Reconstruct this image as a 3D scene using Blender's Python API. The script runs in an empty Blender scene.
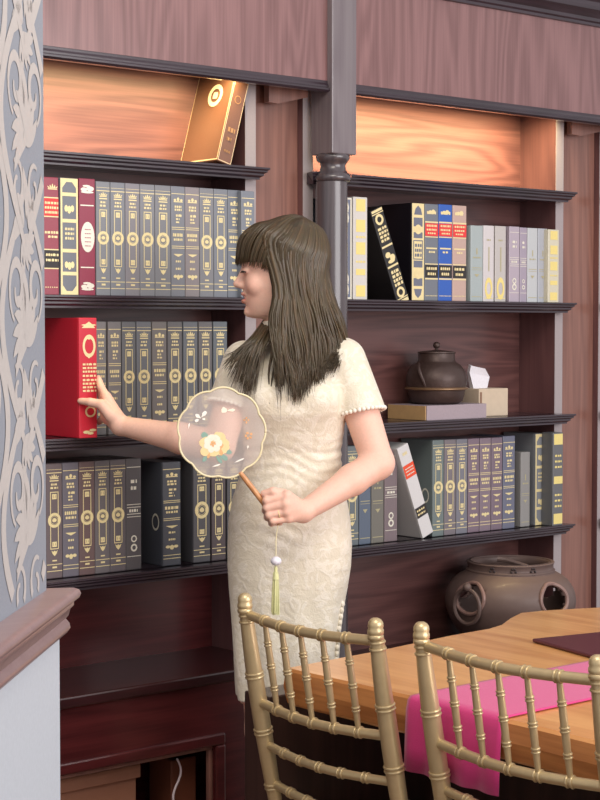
import bpy, bmesh, math, random
import numpy as np
from mathutils import Vector, Matrix
random.seed(7)
rng = np.random.default_rng(11)
SC = bpy.context.scene
COL = SC.collection
PI = math.pi

# ------------------------------------------------------------------ camera
F = 1700.0                       # focal length in pixels of the 600x800 frame
CAMZ = 1.46
YAW = math.atan(1701.4 / 2010.0)
PITCH = math.atan(70.0 / F)
CY, SY, CP, SP = math.cos(YAW), math.sin(YAW), math.cos(PITCH), math.sin(PITCH)
RIGHT = Vector((CY, -SY, 0)); FWD = Vector((SY, CY, 0))

def ray(u, v):
    t = (u - 300) / F; w = (400 - v) / F
    lat = t; fw = CP + w * SP; up = -SP + w * CP
    return lat, fw, up
def ldz(u, v, dep):
    """lateral, depth, height of the pixel ray at a horizontal depth."""
    l, f, z = ray(u, v); k = dep / f
    return (l * k, dep, CAMZ + z * k)
def W(l, d, z):
    return Vector((l * CY + d * SY, -l * SY + d * CY, z))
def C(u, v, dep):
    return W(*ldz(u, v, dep))
def onY(u, v, Y):
    l, f, z = ray(u, v)
    dx = l * CY + f * SY; dy = -l * SY + f * CY
    k = Y / dy
    return Vector((dx * k, Y, CAMZ + z * k))
def onZ(u, v, Z):
    l, f, z = ray(u, v); k = (Z - CAMZ) / z
    return Vector(((l * CY + f * SY) * k, (-l * SY + f * CY) * k, Z))

cam_d = bpy.data.cameras.new('camera'); cam = bpy.data.objects.new('camera', cam_d); COL.objects.link(cam)
cam.location = (0, 0, CAMZ)
cam.rotation_euler = (PI / 2 - PITCH, 0, -YAW)
cam_d.sensor_fit = 'VERTICAL'; cam_d.sensor_height = 36; cam_d.lens = F / 800 * 36
cam_d.clip_start = 0.05
SC.camera = cam
SC.view_settings.view_transform = 'Standard'; SC.view_settings.look = 'None'
SC.view_settings.gamma = 1; SC.view_settings.use_curve_mapping = False
SC.view_settings.exposure = 0.0

# ------------------------------------------------------------------ objects
ROOT = {}
def empty(name, loc, label, cat, group=None):
    o = bpy.data.objects.new(name, None); COL.objects.link(o)
    o.location = loc; o.empty_display_size = 0.05
    o['label'] = label; o['category'] = cat
    if group: o['group'] = group
    ROOT[o.name] = Vector(loc)
    return o
def tag(o, label, cat, group=None, kind=None):
    if label: o['label'] = label
    if cat: o['category'] = cat
    if group: o['group'] = group
    if kind: o['kind'] = kind
    return o
def rootloc(o):
    while o.parent: o = o.parent
    return ROOT.get(o.name, Vector((0, 0, 0)))

class MB:
    def __init__(s): s.v = []; s.f = []
    def add(s, vs, fs):
        n = len(s.v); s.v += [Vector(p) for p in vs]; s.f += [tuple(i + n for i in f) for f in fs]
    def box(s, lo, hi):
        x0, y0, z0 = lo; x1, y1, z1 = hi
        s.add([(x0,y0,z0),(x1,y0,z0),(x1,y1,z0),(x0,y1,z0),(x0,y0,z1),(x1,y0,z1),(x1,y1,z1),(x0,y1,z1)],
              [(0,3,2,1),(4,5,6,7),(0,1,5,4),(1,2,6,5),(2,3,7,6),(3,0,4,7)]); return s
    def prism(s, prof, p0, p1, ax, ay):
        """closed 2D profile swept from p0 to p1; ax, ay are the profile axes."""
        p0, p1, ax, ay = Vector(p0), Vector(p1), Vector(ax), Vector(ay); n = len(prof)
        vs = [p0 + ax * a + ay * b for a, b in prof] + [p1 + ax * a + ay * b for a, b in prof]
        fs = [(i, (i + 1) % n, (i + 1) % n + n, i + n) for i in range(n)]
        fs += [tuple(range(n))[::-1], tuple(range(n, 2 * n))]
        s.add(vs, fs); return s
    def lathe(s, prof, c, n=32, ax=(1,0,0), ay=(0,1,0), az=(0,0,1), cap=True):
        c, ax, ay, az = Vector(c), Vector(ax), Vector(ay), Vector(az)
        vs = []; fs = []
        for r, z in prof:
            for k in range(n):
                a = 2 * PI * k / n
                vs.append(c + ax * (r * math.cos(a)) + ay * (r * math.sin(a)) + az * z)
        m = len(prof)
        for i in range(m - 1):
            for k in range(n):
                k2 = (k + 1) % n
                fs.append((i*n+k, i*n+k2, (i+1)*n+k2, (i+1)*n+k))
        if cap:
            fs.append(tuple(range(n))[::-1]); fs.append(tuple((m-1)*n + k for k in range(n)))
        s.add(vs, fs); return s
    def tube(s, pts, rad, n=10, flat=1.0, ref=None, cap=True):
        pts = [Vector(p) for p in pts]; m = len(pts)
        if not hasattr(rad, '__len__'): rad = [rad] * m
        vs = []; fs = []; prev = None
        for i in range(m):
            t = (pts[min(i+1, m-1)] - pts[max(i-1, 0)])
            if t.length < 1e-9: t = Vector((0, 0, 1))
            t.normalize()
            if prev is None:
                r = Vector(ref) if ref is not None else (Vector((0,0,1)) if abs(t.z) < .9 else Vector((1,0,0)))
            else: r = prev
            a = r - t * r.dot(t)
            if a.length < 1e-6: a = t.orthogonal()
            a.normalize(); prev = a; b = t.cross(a)
            for k in range(n):
                an = 2 * PI * k / n
                vs.append(pts[i] + a * (rad[i] * math.cos(an)) + b * (rad[i] * flat * math.sin(an)))
        for i in range(m - 1):
            for k in range(n):
                k2 = (k + 1) % n
                fs.append((i*n+k, i*n+k2, (i+1)*n+k2, (i+1)*n+k))
        if cap:
            fs.append(tuple(range(n))[::-1]); fs.append(tuple((m-1)*n + k for k in range(n)))
        s.add(vs, fs); return s
    def ring(s, c, R, r, ax, ay, n=32, m=8, sx=1.0):
        c, ax, ay = Vector(c), Vector(ax), Vector(ay); az = ax.cross(ay)
        vs = []; fs = []
        for i in range(n):
            a = 2*PI*i/n; d = ax*math.cos(a)*sx + ay*math.sin(a); dn = d.normalized()
            for j in range(m):
                b = 2*PI*j/m
                vs.append(c + d*R + dn*(r*math.cos(b)) + az*(r*math.sin(b)))
        for i in range(n):
            for j in range(m):
                i2=(i+1)%n; j2=(j+1)%m
                fs.append((i*m+j, i2*m+j, i2*m+j2, i*m+j2))
        s.add(vs, fs); return s
    def ball(s, c, r, n=12, m=8):
        c = Vector(c); rr = r if hasattr(r, '__len__') else (r, r, r)
        vs = [c + Vector((0,0,-rr[2]))]; fs = []
        for i in range(1, m):
            p = -PI/2 + PI*i/m
            for k in range(n):
                a = 2*PI*k/n
                vs.append(c + Vector((rr[0]*math.cos(p)*math.cos(a), rr[1]*math.cos(p)*math.sin(a), rr[2]*math.sin(p))))
        vs.append(c + Vector((0,0,rr[2]))); top = len(vs)-1
        for k in range(n): fs.append((0, 1+(k+1)%n, 1+k)); fs.append((top, 1+(m-2)*n+k, 1+(m-2)*n+(k+1)%n))
        for i in range(m-2):
            for k in range(n):
                k2=(k+1)%n; fs.append((1+i*n+k, 1+i*n+k2, 1+(i+1)*n+k2, 1+(i+1)*n+k))
        s.add(vs, fs); return s
    def poly(s, pts):
        s.add(pts, [tuple(range(len(pts)))]); return s
    @staticmethod
    def multi(name, parts, parent, bevel=0.):
        me = bpy.data.meshes.new(name); V = []; Fc = []; mi = []
        for k, (m, mt) in enumerate(parts):
            n = len(V); V += [tuple(p) for p in m.v]; Fc += [tuple(i + n for i in f) for f in m.f]; mi += [k] * len(m.f); me.materials.append(mt)
        me.from_pydata(V, [], Fc); me.update(); me.polygons.foreach_set('material_index', mi)
        o = bpy.data.objects.new(name, me); COL.objects.link(o); o.parent = parent
        if bevel:
            b = o.modifiers.new('bevel', 'BEVEL'); b.width = bevel; b.segments = 2; b.limit_method = 'ANGLE'; b.angle_limit = math.radians(35)
        return o
    def build(s, name, mat, parent=None, smooth=False, bevel=0.0, angle=40, seg=2, normals=True):
        off = rootloc(parent) if parent else Vector((0,0,0))
        me = bpy.data.meshes.new(name)
        me.from_pydata([tuple(p - off) for p in s.v], [], s.f); me.update()
        if normals:
            bm = bmesh.new(); bm.from_mesh(me); bmesh.ops.recalc_face_normals(bm, faces=bm.faces); bm.to_mesh(me); bm.free()
        me.materials.append(mat)
        o = bpy.data.objects.new(name, me); COL.objects.link(o)
        if parent: o.parent = parent
        if smooth:
            for p in me.polygons: p.use_smooth = True
            if angle: me.set_sharp_from_angle(angle=math.radians(angle))
        if bevel:
            b = o.modifiers.new('bevel', 'BEVEL'); b.width = bevel; b.segments = seg; b.limit_method = 'ANGLE'; b.angle_limit = math.radians(35)
        return o

# ------------------------------------------------------------------ materials
MATS = {}
def lin(c):
    if isinstance(c, str):
        c = tuple(int(c[i:i+2], 16) / 255 for i in (0, 2, 4))
    return tuple((x / 12.92 if x <= .04045 else ((x + .055) / 1.055) ** 2.4) for x in c) + (1,)
def mat(name, col, rough=.5, metal=0., spec=.5, coat=0., bump=0., bscale=200, sheen=0.):
    if name in MATS: return MATS[name]
    m = bpy.data.materials.new(name); m.use_nodes = True; nt = m.node_tree; b = nt.nodes['Principled BSDF']
    c = lin(col)
    b.inputs['Base Color'].default_value = c; b.inputs['Roughness'].default_value = rough
    b.inputs['Metallic'].default_value = metal; b.inputs['Specular IOR Level'].default_value = spec
    b.inputs['Coat Weight'].default_value = coat; b.inputs['Coat Roughness'].default_value = .15
    if sheen: b.inputs['Sheen Weight'].default_value = sheen
    tc = nt.nodes.new('ShaderNodeTexCoord'); n = nt.nodes.new('ShaderNodeTexNoise')
    n.inputs['Scale'].default_value = bscale; n.inputs['Detail'].default_value = 3
    nt.links.new(tc.outputs['Object'], n.inputs['Vector'])
    mx = nt.nodes.new('ShaderNodeMix'); mx.data_type = 'RGBA'
    mx.inputs['A'].default_value = tuple(x * .9 for x in c[:3]) + (1,); mx.inputs['B'].default_value = tuple(min(1, x * 1.08) for x in c[:3]) + (1,)
    nt.links.new(n.outputs['Fac'], mx.inputs['Factor']); nt.links.new(mx.outputs['Result'], b.inputs['Base Color'])
    if bump:
        bp = nt.nodes.new('ShaderNodeBump'); bp.inputs['Strength'].default_value = bump; bp.inputs['Distance'].default_value = .002
        nt.links.new(n.outputs['Fac'], bp.inputs['Height']); nt.links.new(bp.outputs['Normal'], b.inputs['Normal'])
    MATS[name] = m; return m
def wood(name, dark, light, grain='X', cross=9., along=.9, rough=.35, coat=.3, rings=9., plank=0., contrast=1.0, spec=.5):
    if name in MATS: return MATS[name]
    m = bpy.data.materials.new(name); m.use_nodes = True; nt = m.node_tree; b = nt.nodes['Principled BSDF']; L = nt.links.new
    b.inputs['Roughness'].default_value = rough; b.inputs['Coat Weight'].default_value = coat; b.inputs['Coat Roughness'].default_value = .2
    b.inputs['Specular IOR Level'].default_value = spec
    tc = nt.nodes.new('ShaderNodeTexCoord'); mp = nt.nodes.new('ShaderNodeMapping')
    sc = {'X': (along, cross, cross), 'Y': (cross, along, cross), 'Z': (cross, cross, along)}[grain]
    mp.inputs['Scale'].default_value = sc
    L(tc.outputs['Object'], mp.inputs['Vector'])
    n1 = nt.nodes.new('ShaderNodeTexNoise'); n1.inputs['Scale'].default_value = .8; n1.inputs['Detail'].default_value = 1.5; n1.inputs['Distortion'].default_value = .35
    L(mp.outputs['Vector'], n1.inputs['Vector'])
    mu = nt.nodes.new('ShaderNodeMath'); mu.operation = 'MULTIPLY'; mu.inputs[1].default_value = rings * 2 * PI
    L(n1.outputs['Fac'], mu.inputs[0])
    si = nt.nodes.new('ShaderNodeMath'); si.operation = 'SINE'; L(mu.outputs[0], si.inputs[0])
    mr = nt.nodes.new('ShaderNodeMapRange'); mr.inputs['From Min'].default_value = -1; L(si.outputs[0], mr.inputs['Value'])
    mp2 = nt.nodes.new('ShaderNodeMapping'); sc2 = tuple(x * (12 if x == cross else 3) for x in sc); mp2.inputs['Scale'].default_value = sc2
    L(tc.outputs['Object'], mp2.inputs['Vector'])
    n2 = nt.nodes.new('ShaderNodeTexNoise'); n2.inputs['Scale'].default_value = 1.5; n2.inputs['Detail'].default_value = 4
    L(mp2.outputs['Vector'], n2.inputs['Vector'])
    mix = nt.nodes.new('ShaderNodeMath'); mix.operation = 'MULTIPLY_ADD'; mix.inputs[1].default_value = .45 * contrast
    sub = nt.nodes.new('ShaderNodeMath'); sub.operation = 'SUBTRACT'; sub.inputs[1].default_value = .15
    L(n2.outputs['Fac'], sub.inputs[0]); L(mr.outputs['Result'], mix.inputs[0]); L(sub.outputs[0], mix.inputs[2])
    n3 = nt.nodes.new('ShaderNodeTexNoise'); n3.inputs['Scale'].default_value = .35; L(mp.outputs['Vector'], n3.inputs['Vector'])
    ad = nt.nodes.new('ShaderNodeMath'); ad.operation = 'MULTIPLY_ADD'; ad.inputs[1].default_value = .5; L(n3.outputs['Fac'], ad.inputs[0])
    s3 = nt.nodes.new('ShaderNodeMath'); s3.operation = 'SUBTRACT'; s3.inputs[1].default_value = .22
    L(mix.outputs[0], s3.inputs[0]); L(s3.outputs[0], ad.inputs[2])
    mx = nt.nodes.new('ShaderNodeMix'); mx.data_type = 'RGBA'
    mx.inputs['A'].default_value = lin(dark); mx.inputs['B'].default_value = lin(light)
    L(ad.outputs[0], mx.inputs['Factor']); L(mx.outputs['Result'], b.inputs['Base Color'])
    bp = nt.nodes.new('ShaderNodeBump'); bp.inputs['Strength'].default_value = .06; bp.inputs['Distance'].default_value = .001
    L(n2.outputs['Fac'], bp.inputs['Height']); L(bp.outputs['Normal'], b.inputs['Normal'])
    MATS[name] = m; return m

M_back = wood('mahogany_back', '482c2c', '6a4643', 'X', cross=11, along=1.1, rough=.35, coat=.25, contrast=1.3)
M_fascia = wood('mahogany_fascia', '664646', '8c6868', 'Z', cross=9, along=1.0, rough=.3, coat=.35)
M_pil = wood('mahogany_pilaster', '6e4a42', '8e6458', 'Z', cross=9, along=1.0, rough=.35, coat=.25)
M_dark = wood('dark_stained_wood', '241a22', '382a34', 'X', cross=12, along=1, rough=.28, coat=.5)
M_darkv = wood('dark_wood_painted_sheen', '645a60', '787074', 'Z', cross=12, along=1, rough=.3, coat=.5)  # column block: its glossy reflection is put into a paler base colour
M_shaft = wood('dark_turned_wood', '403a3e', '544c50', 'Z', cross=12, along=1, rough=.25, coat=.6)
M_edge = mat('pale_edge_band', 'a2989a', .5)
M_side = wood('side_panel_wood', '5a3c3e', '704c4c', 'Z', cross=9, along=1.0, rough=.35, coat=.2)
M_base = wood('cabinet_red_wood', '3a1517', '562223', 'X', cross=10, along=1.0, rough=.25, coat=.4)
M_counter = wood('counter_wood', '240e10', '36171a', 'X', cross=10, along=1.0, rough=.3, coat=.3)
M_floor = wood('floor_boards', '5c4334', '7c5d48', 'X', cross=6, along=.6, rough=.4)
M_oak = wood('honey_table_top', 'c8844c', 'ecb070', 'Y', cross=5, along=.8, rough=.3, coat=.35, rings=6)
M_oakend = wood('honey_table_edge', '9a5c30', 'c88850', 'Y', cross=9, along=1.6, rough=.4, coat=.2, rings=7)
M_tleg = wood('dark_table_leg', '2c1d1a', '46302a', 'Z', cross=9, along=.8, rough=.4, coat=.2)
M_gold = mat('gilding', 'ead9a4', .45, .2)
M_silver = mat('pale_gilding', 'e6e2d2', .4, .2)
M_chair = mat('gold_paint', 'cdb88e', .34, .55, bscale=60)
# ------------------------------------------------------------------ room shell
D = 3.50                 # plane of the shelf lips
YB = D + .20             # back panel
YS = D + .05             # spines, side panel fronts
def struct(o): o['kind'] = 'structure'; return o
struct(MB().box((-3.5, -2.5, -.1), (7.5, YB + .12, 0)).build('floor', M_floor))
M_wall = mat('plaster', 'cfc6c2', .8)
struct(MB().box((-3.5, YB + .02, 0), (7.5, YB + .12, 3.3)).build('wall_back', M_wall))

def XY(u, Y, v=330): return onY(u, v, Y).x
def ZY(u, v, Y): return onY(u, v, Y).z
SHZ = [ZY(200, 162.2, D), ZY(200, 297.0, D), ZY(200, 432.0, D), ZY(200, 565.8, D)]     # tops of the four shelves
ZC = .515
ZCL = .592                # counter of the base cabinet
YC = 3.40
# pixel columns of case edges
XL0 = .62
cases = []
xL_in, xL_out = XY(245.5, YS), XY(256, YS)
xR_in, xR_out = XY(555, YS), XY(562, YS)
TH = xL_out - xL_in
xR0 = XY(303, YS); xT0 = XY(598.5, YS)
ZH0 = ZY(480, 110, D - .045)       # bottom of the fascia
ZTOP = ZH0 + .06
lip_prof = [(0, 0), (0, -.004), (.004, -.006), (.004, -.010), (.012, -.014), (.013, -.019), (.020, -.022), (.020, -.026), (YB - D, -.026), (YB - D, 0)]

def lipshelf(parent, x0, x1, z, ov0, ov1, yf=D, prof=None):
    y = yf
    # board between the side panels, its moulded lip is a part of its own that overhangs both ends
    s = MB().box((x0 + .001, y + .03, z - .022), (x1 - .001, YB - .001, z)).build('shelf', M_dark, parent)
    m = MB()
    pf = [(0, 0), (0, -.005), (.005, -.008), (.005, -.012), (.012, -.016), (.012, -.021), (.020, -.026), (.020, -.031), (.046, -.031), (.046, 0)]
    # mitred ends: each profile point steps in at the ends as it does at the front
    n = len(pf); vs = []
    for a, b in pf:
        ins = min(a, .02)
        vs.append((x0 - ov0 + ins, y + a, z + b))
    for a, b in pf:
        ins = min(a, .02)
        vs.append((x1 + ov1 - ins, y + a, z + b))
    m.add(vs, [(i, (i+1) % n, (i+1) % n + n, i + n) for i in range(n)] + [tuple(range(n)), tuple(range(n, 2*n))[::-1]])
    m.build('moulding', M_dark, s)
    return s

def bookcase(x0i, x1i, label, left_side=True, right_side=True, red_base=False):
    ZC = ZCL if red_base else globals()['ZC']
    b = empty('bookcase', ((x0i + x1i) / 2, YB, 0), label, 'bookcase', None)
    zl = SHZ[3] - .03 if red_base else ZC
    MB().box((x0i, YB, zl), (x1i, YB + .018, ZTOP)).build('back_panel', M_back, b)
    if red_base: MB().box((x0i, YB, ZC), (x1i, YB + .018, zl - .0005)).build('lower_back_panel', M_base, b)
    MB().box((x0i - TH, YS, ZTOP), (x1i + TH, YB + .018, ZTOP + .02)).build('top_panel', M_side, b)
    for sd, xx in ((left_side, (x0i - TH, x0i)), (right_side, (x1i, x1i + TH))):
        if sd:
            p = MB().box((xx[0], YS + .0015, ZC), (xx[1], YB, ZTOP)).build('side_panel', M_side, b)
            e = MB().box((xx[0], YS, ZC), (xx[1], YS + .0015, ZTOP)).build('edge_band', M_edge, p)
            e['label'] = 'pale grey edge band'
    for z in SHZ:
        lipshelf(b, x0i, x1i, z, .045 if left_side else 0, .045 if right_side else 0)
    return b
BL = bookcase(XL0, xL_in, 'left dark wooden bookcase of gilt books behind the woman, left of the turned column', left_side=True, red_base=True)
BR = bookcase(xR0 + TH, xR_in, 'right dark wooden bookcase with the kettle and the big pot, right of the turned column')
BT = bookcase(xT0 + TH, xT0 + TH + .9, 'sliver of a further bookcase at the right margin behind the wooden wall panel', right_side=True)

# base cabinets with a moulded counter and a framed opening
def base_cab(x0, x1, label, opening=None, ZC=ZC):
    b = empty('base_cabinet', ((x0 + x1) / 2, YC, 0), label, 'cabinet')
    MB().box((x0, YC, ZC - .028), (x1, YB + .018, ZC)).build('counter', M_counter, b, bevel=.005)
    if opening is None:
        MB().box((x0 + .005, YC + .025, 0), (x1 - .005, YB, ZC - .028)).build('body', M_base, b)
    else:
        ox0, ox1, oz0, oz1 = opening
        m = MB(); y0, y1 = YC + .025, YC + .05
        m.box((x0 + .005, y0, 0), (ox0, y1, ZC - .028)); m.box((ox1, y0, 0), (x1 - .005, y1, ZC - .028))
        m.box((ox0, y0, oz1), (ox1, y1, ZC - .028)); m.box((ox0, y0, 0), (ox1, y1, oz0))
        m.box((x0 + .005, y1, 0), (x0 + .025, YB, ZC - .028)); m.box((x1 - .025, y1, 0), (x1 - .005, YB, ZC - .028))
        m.box((x0 + .025, y1, 0), (x1 - .025, YB, .03)); m.box((x0 + .025, YB - .01, .03), (x1 - .025, YB, ZC - .028))
        m.build('body', M_base, b)
        fr = MB(); w = .03; yf = y0 - .012
        for lo, hi in (((ox0 - w, oz1), (ox1 + w, oz1 + w)), ((ox0 - w, oz0 - w), (ox1 + w, oz0)), ((ox0 - w, oz0), (ox0, oz1)), ((ox1, oz0), (ox1 + w, oz1))):
            fr.box((lo[0], yf, lo[1]), (hi[0], y0 + .0, hi[1]))
        fr.build('frame_moulding', M_base, b, bevel=.005)
        fi = MB(); w2 = .012
        for lo, hi in (((ox0, oz1 - w2), (ox1, oz1)), ((ox0, oz0), (ox1, oz0 + w2)), ((ox0, oz0 + w2), (ox0 + w2, oz1 - w2)), ((ox1 - w2, oz0 + w2), (ox1, oz1 - w2))):
            fi.box((lo[0], y0 + .004, lo[1]), (hi[0], y0 + .02, hi[1]))
        fi.build('inner_bead', M_pil, b, bevel=.003)
    return b
YO = YC + .025
ox1 = XY(214, YO, 760); oz1 = ZY(214, 745, YO)
base_cab(XL0 - .03, xL_out + .03, 'low dark red cabinet under the left bookcase with a framed opening', (XL0 + .12, ox1, .12, oz1), ZCL)
base_cab(xL_out + .032, xR_out + .03, 'low dark red cabinet under the right bookcase that carries the big pot')
base_cab(xT0 - .02, xT0 + 1.0, 'low dark red cabinet at the right margin beyond the wooden wall panel')

# wooden wall panels in the recesses between the cases
for (a, c, lb) in ((xL_out, xR0, 'reddish wooden wall panel between the two bookcases behind the turned column'),
                   (xR_out, xT0, 'reddish wooden wall panel right of the right bookcase at the photo edge')):
    o = MB().box((a + .001, YS + .022, ZC), (c - .001, YB, ZTOP)).build('wall_panel', M_pil)
    tag(o, lb, 'panel')

# fascia with its mouldings, spanning all cases
YH = D - .035
fas = empty('wooden_fascia', (2.2, YH, ZH0), 'long reddish wooden fascia above both bookcases with dark mouldings along its edges', 'fascia')
FX0, FX1 = .45, 4.9
ZF1 = ZH0 + .022; ZF2 = ZY(560, 21, YH)
MB().box((FX0, YH, ZF1), (FX1, YH + .02, ZF2 + .35)).build('board', M_fascia, fas)
pf = [(.012, 0), (-.004, 0), (-.010, .005), (-.010, .010), (-.004, .013), (-.004, .018), (0, .024), (0, .030), (.004, .034), (.012, .034)]
pf = [(a - .0, b) for a, b in pf]
MB().prism(pf, (FX0, YH - .001, ZH0), (FX1, YH - .001, ZH0), (0, 1, 0), (0, 0, 1)).build('lower_moulding', M_dark, fas)
pc = [(0, 0), (-.008, .002), (-.008, .010), (-.014, .014), (-.014, .024), (-.024, .034), (-.036, .044), (-.040, .054), (-.040, .066), (-.05, .074), (-.05, .09), (0, .09)]
MB().prism(pc, (FX0, YH, ZF2), (FX1, YH, ZF2), (0, 1, 0), (0, 0, 1)).build('cornice', M_dark, fas)
MB().box((FX0, YH + .021, ZTOP + .022), (FX1, YB, ZTOP + .04)).build('soffit_board', M_side, fas)
# little corbels under the fascia, in front of the wall panels
yq = YS - .022
for (u0, u1, u2, va, vb, vc) in ((269, 278.5, 308, 102, 103.6, 97.3), (572, 581, 608, 134, 136, 130)):
    pq = [onY(u0, va, yq), onY(u1, vb, yq), onY(u2, vc, yq)]
    prof_ = [(pq[0].x, ZTOP), (pq[0].x, pq[0].z), (pq[1].x, pq[1].z), (pq[2].x, pq[2].z), (pq[2].x, ZTOP)]
    MB().prism(prof_, (0, yq, 0), (0, YS - .001, 0), (1, 0, 0), (0, 0, 1)).build('corbel', M_pil, fas)

# the turned column
cxp = onY(332.5, 150, D - .055)
PW = .088
colx, coly = cxp.x + PW / 2 - .001, D - .055 + PW / 2
zb0 = ZY(332, 153, D - .055)
cobj = empty('turned_column', (colx, coly, 0), 'dark turned wooden column with a square top block between the two bookcases', 'column')
q = PW / 2; ch = .012
MB().prism([(-q, -q), (q, -q), (q, q), (-q, q)], (colx, coly, zb0), (colx, coly, ZF2 + .3), (1, 0, 0), (0, 1, 0)).build('square_block', M_darkv, cobj, bevel=.003)
zr = lambda v: ZY(331, v, coly)
R0 = .046
prof = [(.03, zb0 + .0)]
cap = [(.036, zr(152)), (.044, zr(154)), (.047, zr(157.5)), (.044, zr(161)), (.037, zr(163)), (.034, zr(166)), (.036, zr(170)), (.042, zr(173)), (.049, zr(175)), (.052, zr(178)), (.049, zr(181)), (.044, zr(182))]
MB().lathe(cap, (colx - .0015, coly + .001, 0), 40).build('capital', M_shaft, cobj, smooth=True, angle=60)
sh = [(.044, zr(182)), (.0445, 1.5), (.046, .9), (.046, .35), (.055, .33), (.055, .3), (.046, .28), (.05, .2), (.05, 0)]
MB().lathe(sh, (colx - .0045, coly + .0038, 0), 40).build('shaft', M_shaft, cobj, smooth=True, angle=60)

# ------------------------------------------------------------------ foreground partition with damask paper and a rail
zE = 2.10
wl = lambda d, off=0.: W(-.315 + off + (120 / F) * (d - 2.1), d, 0)
wdir = (wl(2.1) - wl(1.1)).normalized(); wn = Vector((wdir.y, -wdir.x, 0))      # faces right
A = wl(2.1); Bp = wl(.6)
ZR = ldz(48, 590, zE)[2]
M_paper = mat('damask_ground', '858a94', .6, bscale=300, bump=.1)
M_damask = mat('damask_motif', 'b4afac', .45)
M_dado = mat('pale_dado', 'b6bcc4', .6)
m = MB(); th = .06
m.prism([(0, 0), (-th, 0), (-th, 3.3 - ZR), (0, 3.3 - ZR)], (Bp.x, Bp.y, ZR), (A.x, A.y, ZR), wn, (0, 0, 1))
wleft = struct(m.build('wall_left', M_paper))
m = MB(); m.prism([(.016, 0), (-th, 0), (-th, ZR - .004), (.016, ZR - .03)], (Bp.x, Bp.y, 0), (A.x, A.y, 0), wn, (0, 0, 1))
d = struct(m.build('wall_left_dado', M_dado)); d.name = 'wall_left.001'
rp = [(-th, 0), (.030, 0), (.036, -.003), (.038, -.008), (.036, -.013), (.030, -.016), (.030, -.022), (.026, -.026), (.024, -.034), (.021, -.038), (.025, -.044), (.026, -.05), (.022, -.056), (.016, -.058), (-th, -.058)]
m = MB(); n = len(rp); vs = []
end = A + wdir * .012
for k, (P0, sgn) in enumerate(((Bp, 0), (A, 1))):
    for a, b in rp:
        ext = max(a, 0) * .75 if sgn else 0
        vs.append(P0 + wn * a + wdir * ext + Vector((0, 0, ZR + b)))
m.add(vs, [(i, (i+1) % n, (i+1) % n + n, i + n) for i in range(n)] + [tuple(range(n))[::-1], tuple(range(n, 2*n))])
M_rail = wood('rail_painted_wood', '80686a', '927a7a', 'X', cross=8, along=1, rough=.3, coat=.4, contrast=.4)
struct(m.build('trim_1', M_rail, None, smooth=True, angle=50))

# damask motif as fine inlaid shapes of the wallpaper (s along the wall, z up)
dm = MB()
def wp(s, z, off): return A + wdir * s + wn * (.0006 + off) + Vector((0, 0, z))
cnt = [0]
def ribbon(pts, ws):
    cnt[0] += 1; off = (cnt[0] % 9) * .00003
    n = len(pts); Lq = []; Rq = []
    for i in range(n):
        a = pts[max(i-1, 0)]; b = pts[min(i+1, n-1)]
        tx, tz = b[0]-a[0], b[1]-a[1]; l = math.hypot(tx, tz) or 1; nx, nz = -tz/l, tx/l
        w = ws[i] if hasattr(ws, '__len__') else ws
        Lq.append((pts[i][0]+nx*w, pts[i][1]+nz*w)); Rq.append((pts[i][0]-nx*w, pts[i][1]-nz*w))
    vs = []; fs = []
    for i in range(n): vs += [wp(Lq[i][0], Lq[i][1], off), wp(Rq[i][0], Rq[i][1], off)]
    fs = [(2*i, 2*i+1, 2*i+3, 2*i+2) for i in range(n-1)]
    dm.add(vs, fs)
def leaf(s, z, ang, L, w):
    pts = []; ws = []
    for i in range(9):
        t = i / 8; pts.append((s + math.cos(ang + .5*t) * L * t, z + math.sin(ang + .5*t) * L * t)); ws.append(w * math.sin(PI * t) ** .7 + .0004)
    ribbon(pts, ws)
def scroll(s, z, sx, r, turns, w, a0):
    pts = []; ws = []
    for i in range(26):
        t = i / 25; a = a0 + turns * 2 * PI * t; rr = r * (1 - .75 * t)
        pts.append((s + sx * rr * math.cos(a), z + rr * math.sin(a))); ws.append(w * (.5 + .8 * math.sin(PI * t)))
    ribbon(pts, ws)
def motif(s0, z0, k=1.0):
    for sx in (-1, 1):
        # big ogee outline
        pts = [(s0 + sx * k * .13 * math.sin(PI * t / 20) ** 1.3 * (1 if t < 20 else 1), z0 - .18 * k + .36 * k * t / 20) for t in range(21)]
        ribbon(pts, [.006 * k + .006 * k * math.sin(PI * t / 20) for t in range(21)])
        scroll(s0 + sx * .05 * k, z0 + .04 * k, sx, .045 * k, 1.2, .006 * k, -1.2)
        scroll(s0 + sx * .045 * k, z0 - .09 * k, sx, .035 * k, 1.1, .005 * k, 1.0)
        for i in range(5):
            a = PI/2 + sx * (.3 + .33 * i); leaf(s0 + sx * .01 * k, z0 - .03 * k, a if sx < 0 else a, .085 * k, .010 * k)
        for i in range(4):
            a = PI/2 - sx * (.25 + .4 * i); leaf(s0 + sx * .012 * k, z0 + .12 * k, a, .055 * k, .008 * k)
        for i in range(3):
            a = -PI/2 + sx * (.2 + .45 * i); leaf(s0, z0 - .15 * k, a, .05 * k, .007 * k)
    leaf(s0, z0 - .03 * k, PI/2 - .25, .11 * k, .012 * k); leaf(s0, z0 + .13 * k, PI/2 - .25, .07 * k, .009 * k)
for row in range(8):
    for colm in range(7):
        s0 = -.10 - colm * .21; z0 = ZR + .10 + row * .235 + (.1175 if colm % 2 else 0)
        if z0 - .19 > ZR + .0 or True:
            motif(s0, z0, .9)
# clip to the wall face
keep = MB()
for f in dm.f:
    ps = [dm.v[i] for i in f]
    ss = [(p - A).dot(wdir) for p in ps]
    if max(ss) < -.001 and min(ss) > -1.45 and min(p.z for p in ps) > ZR + .002: keep.add(ps, [tuple(range(len(ps)))])
keep.build('damask_pattern', M_damask, wleft, normals=False)
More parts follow.
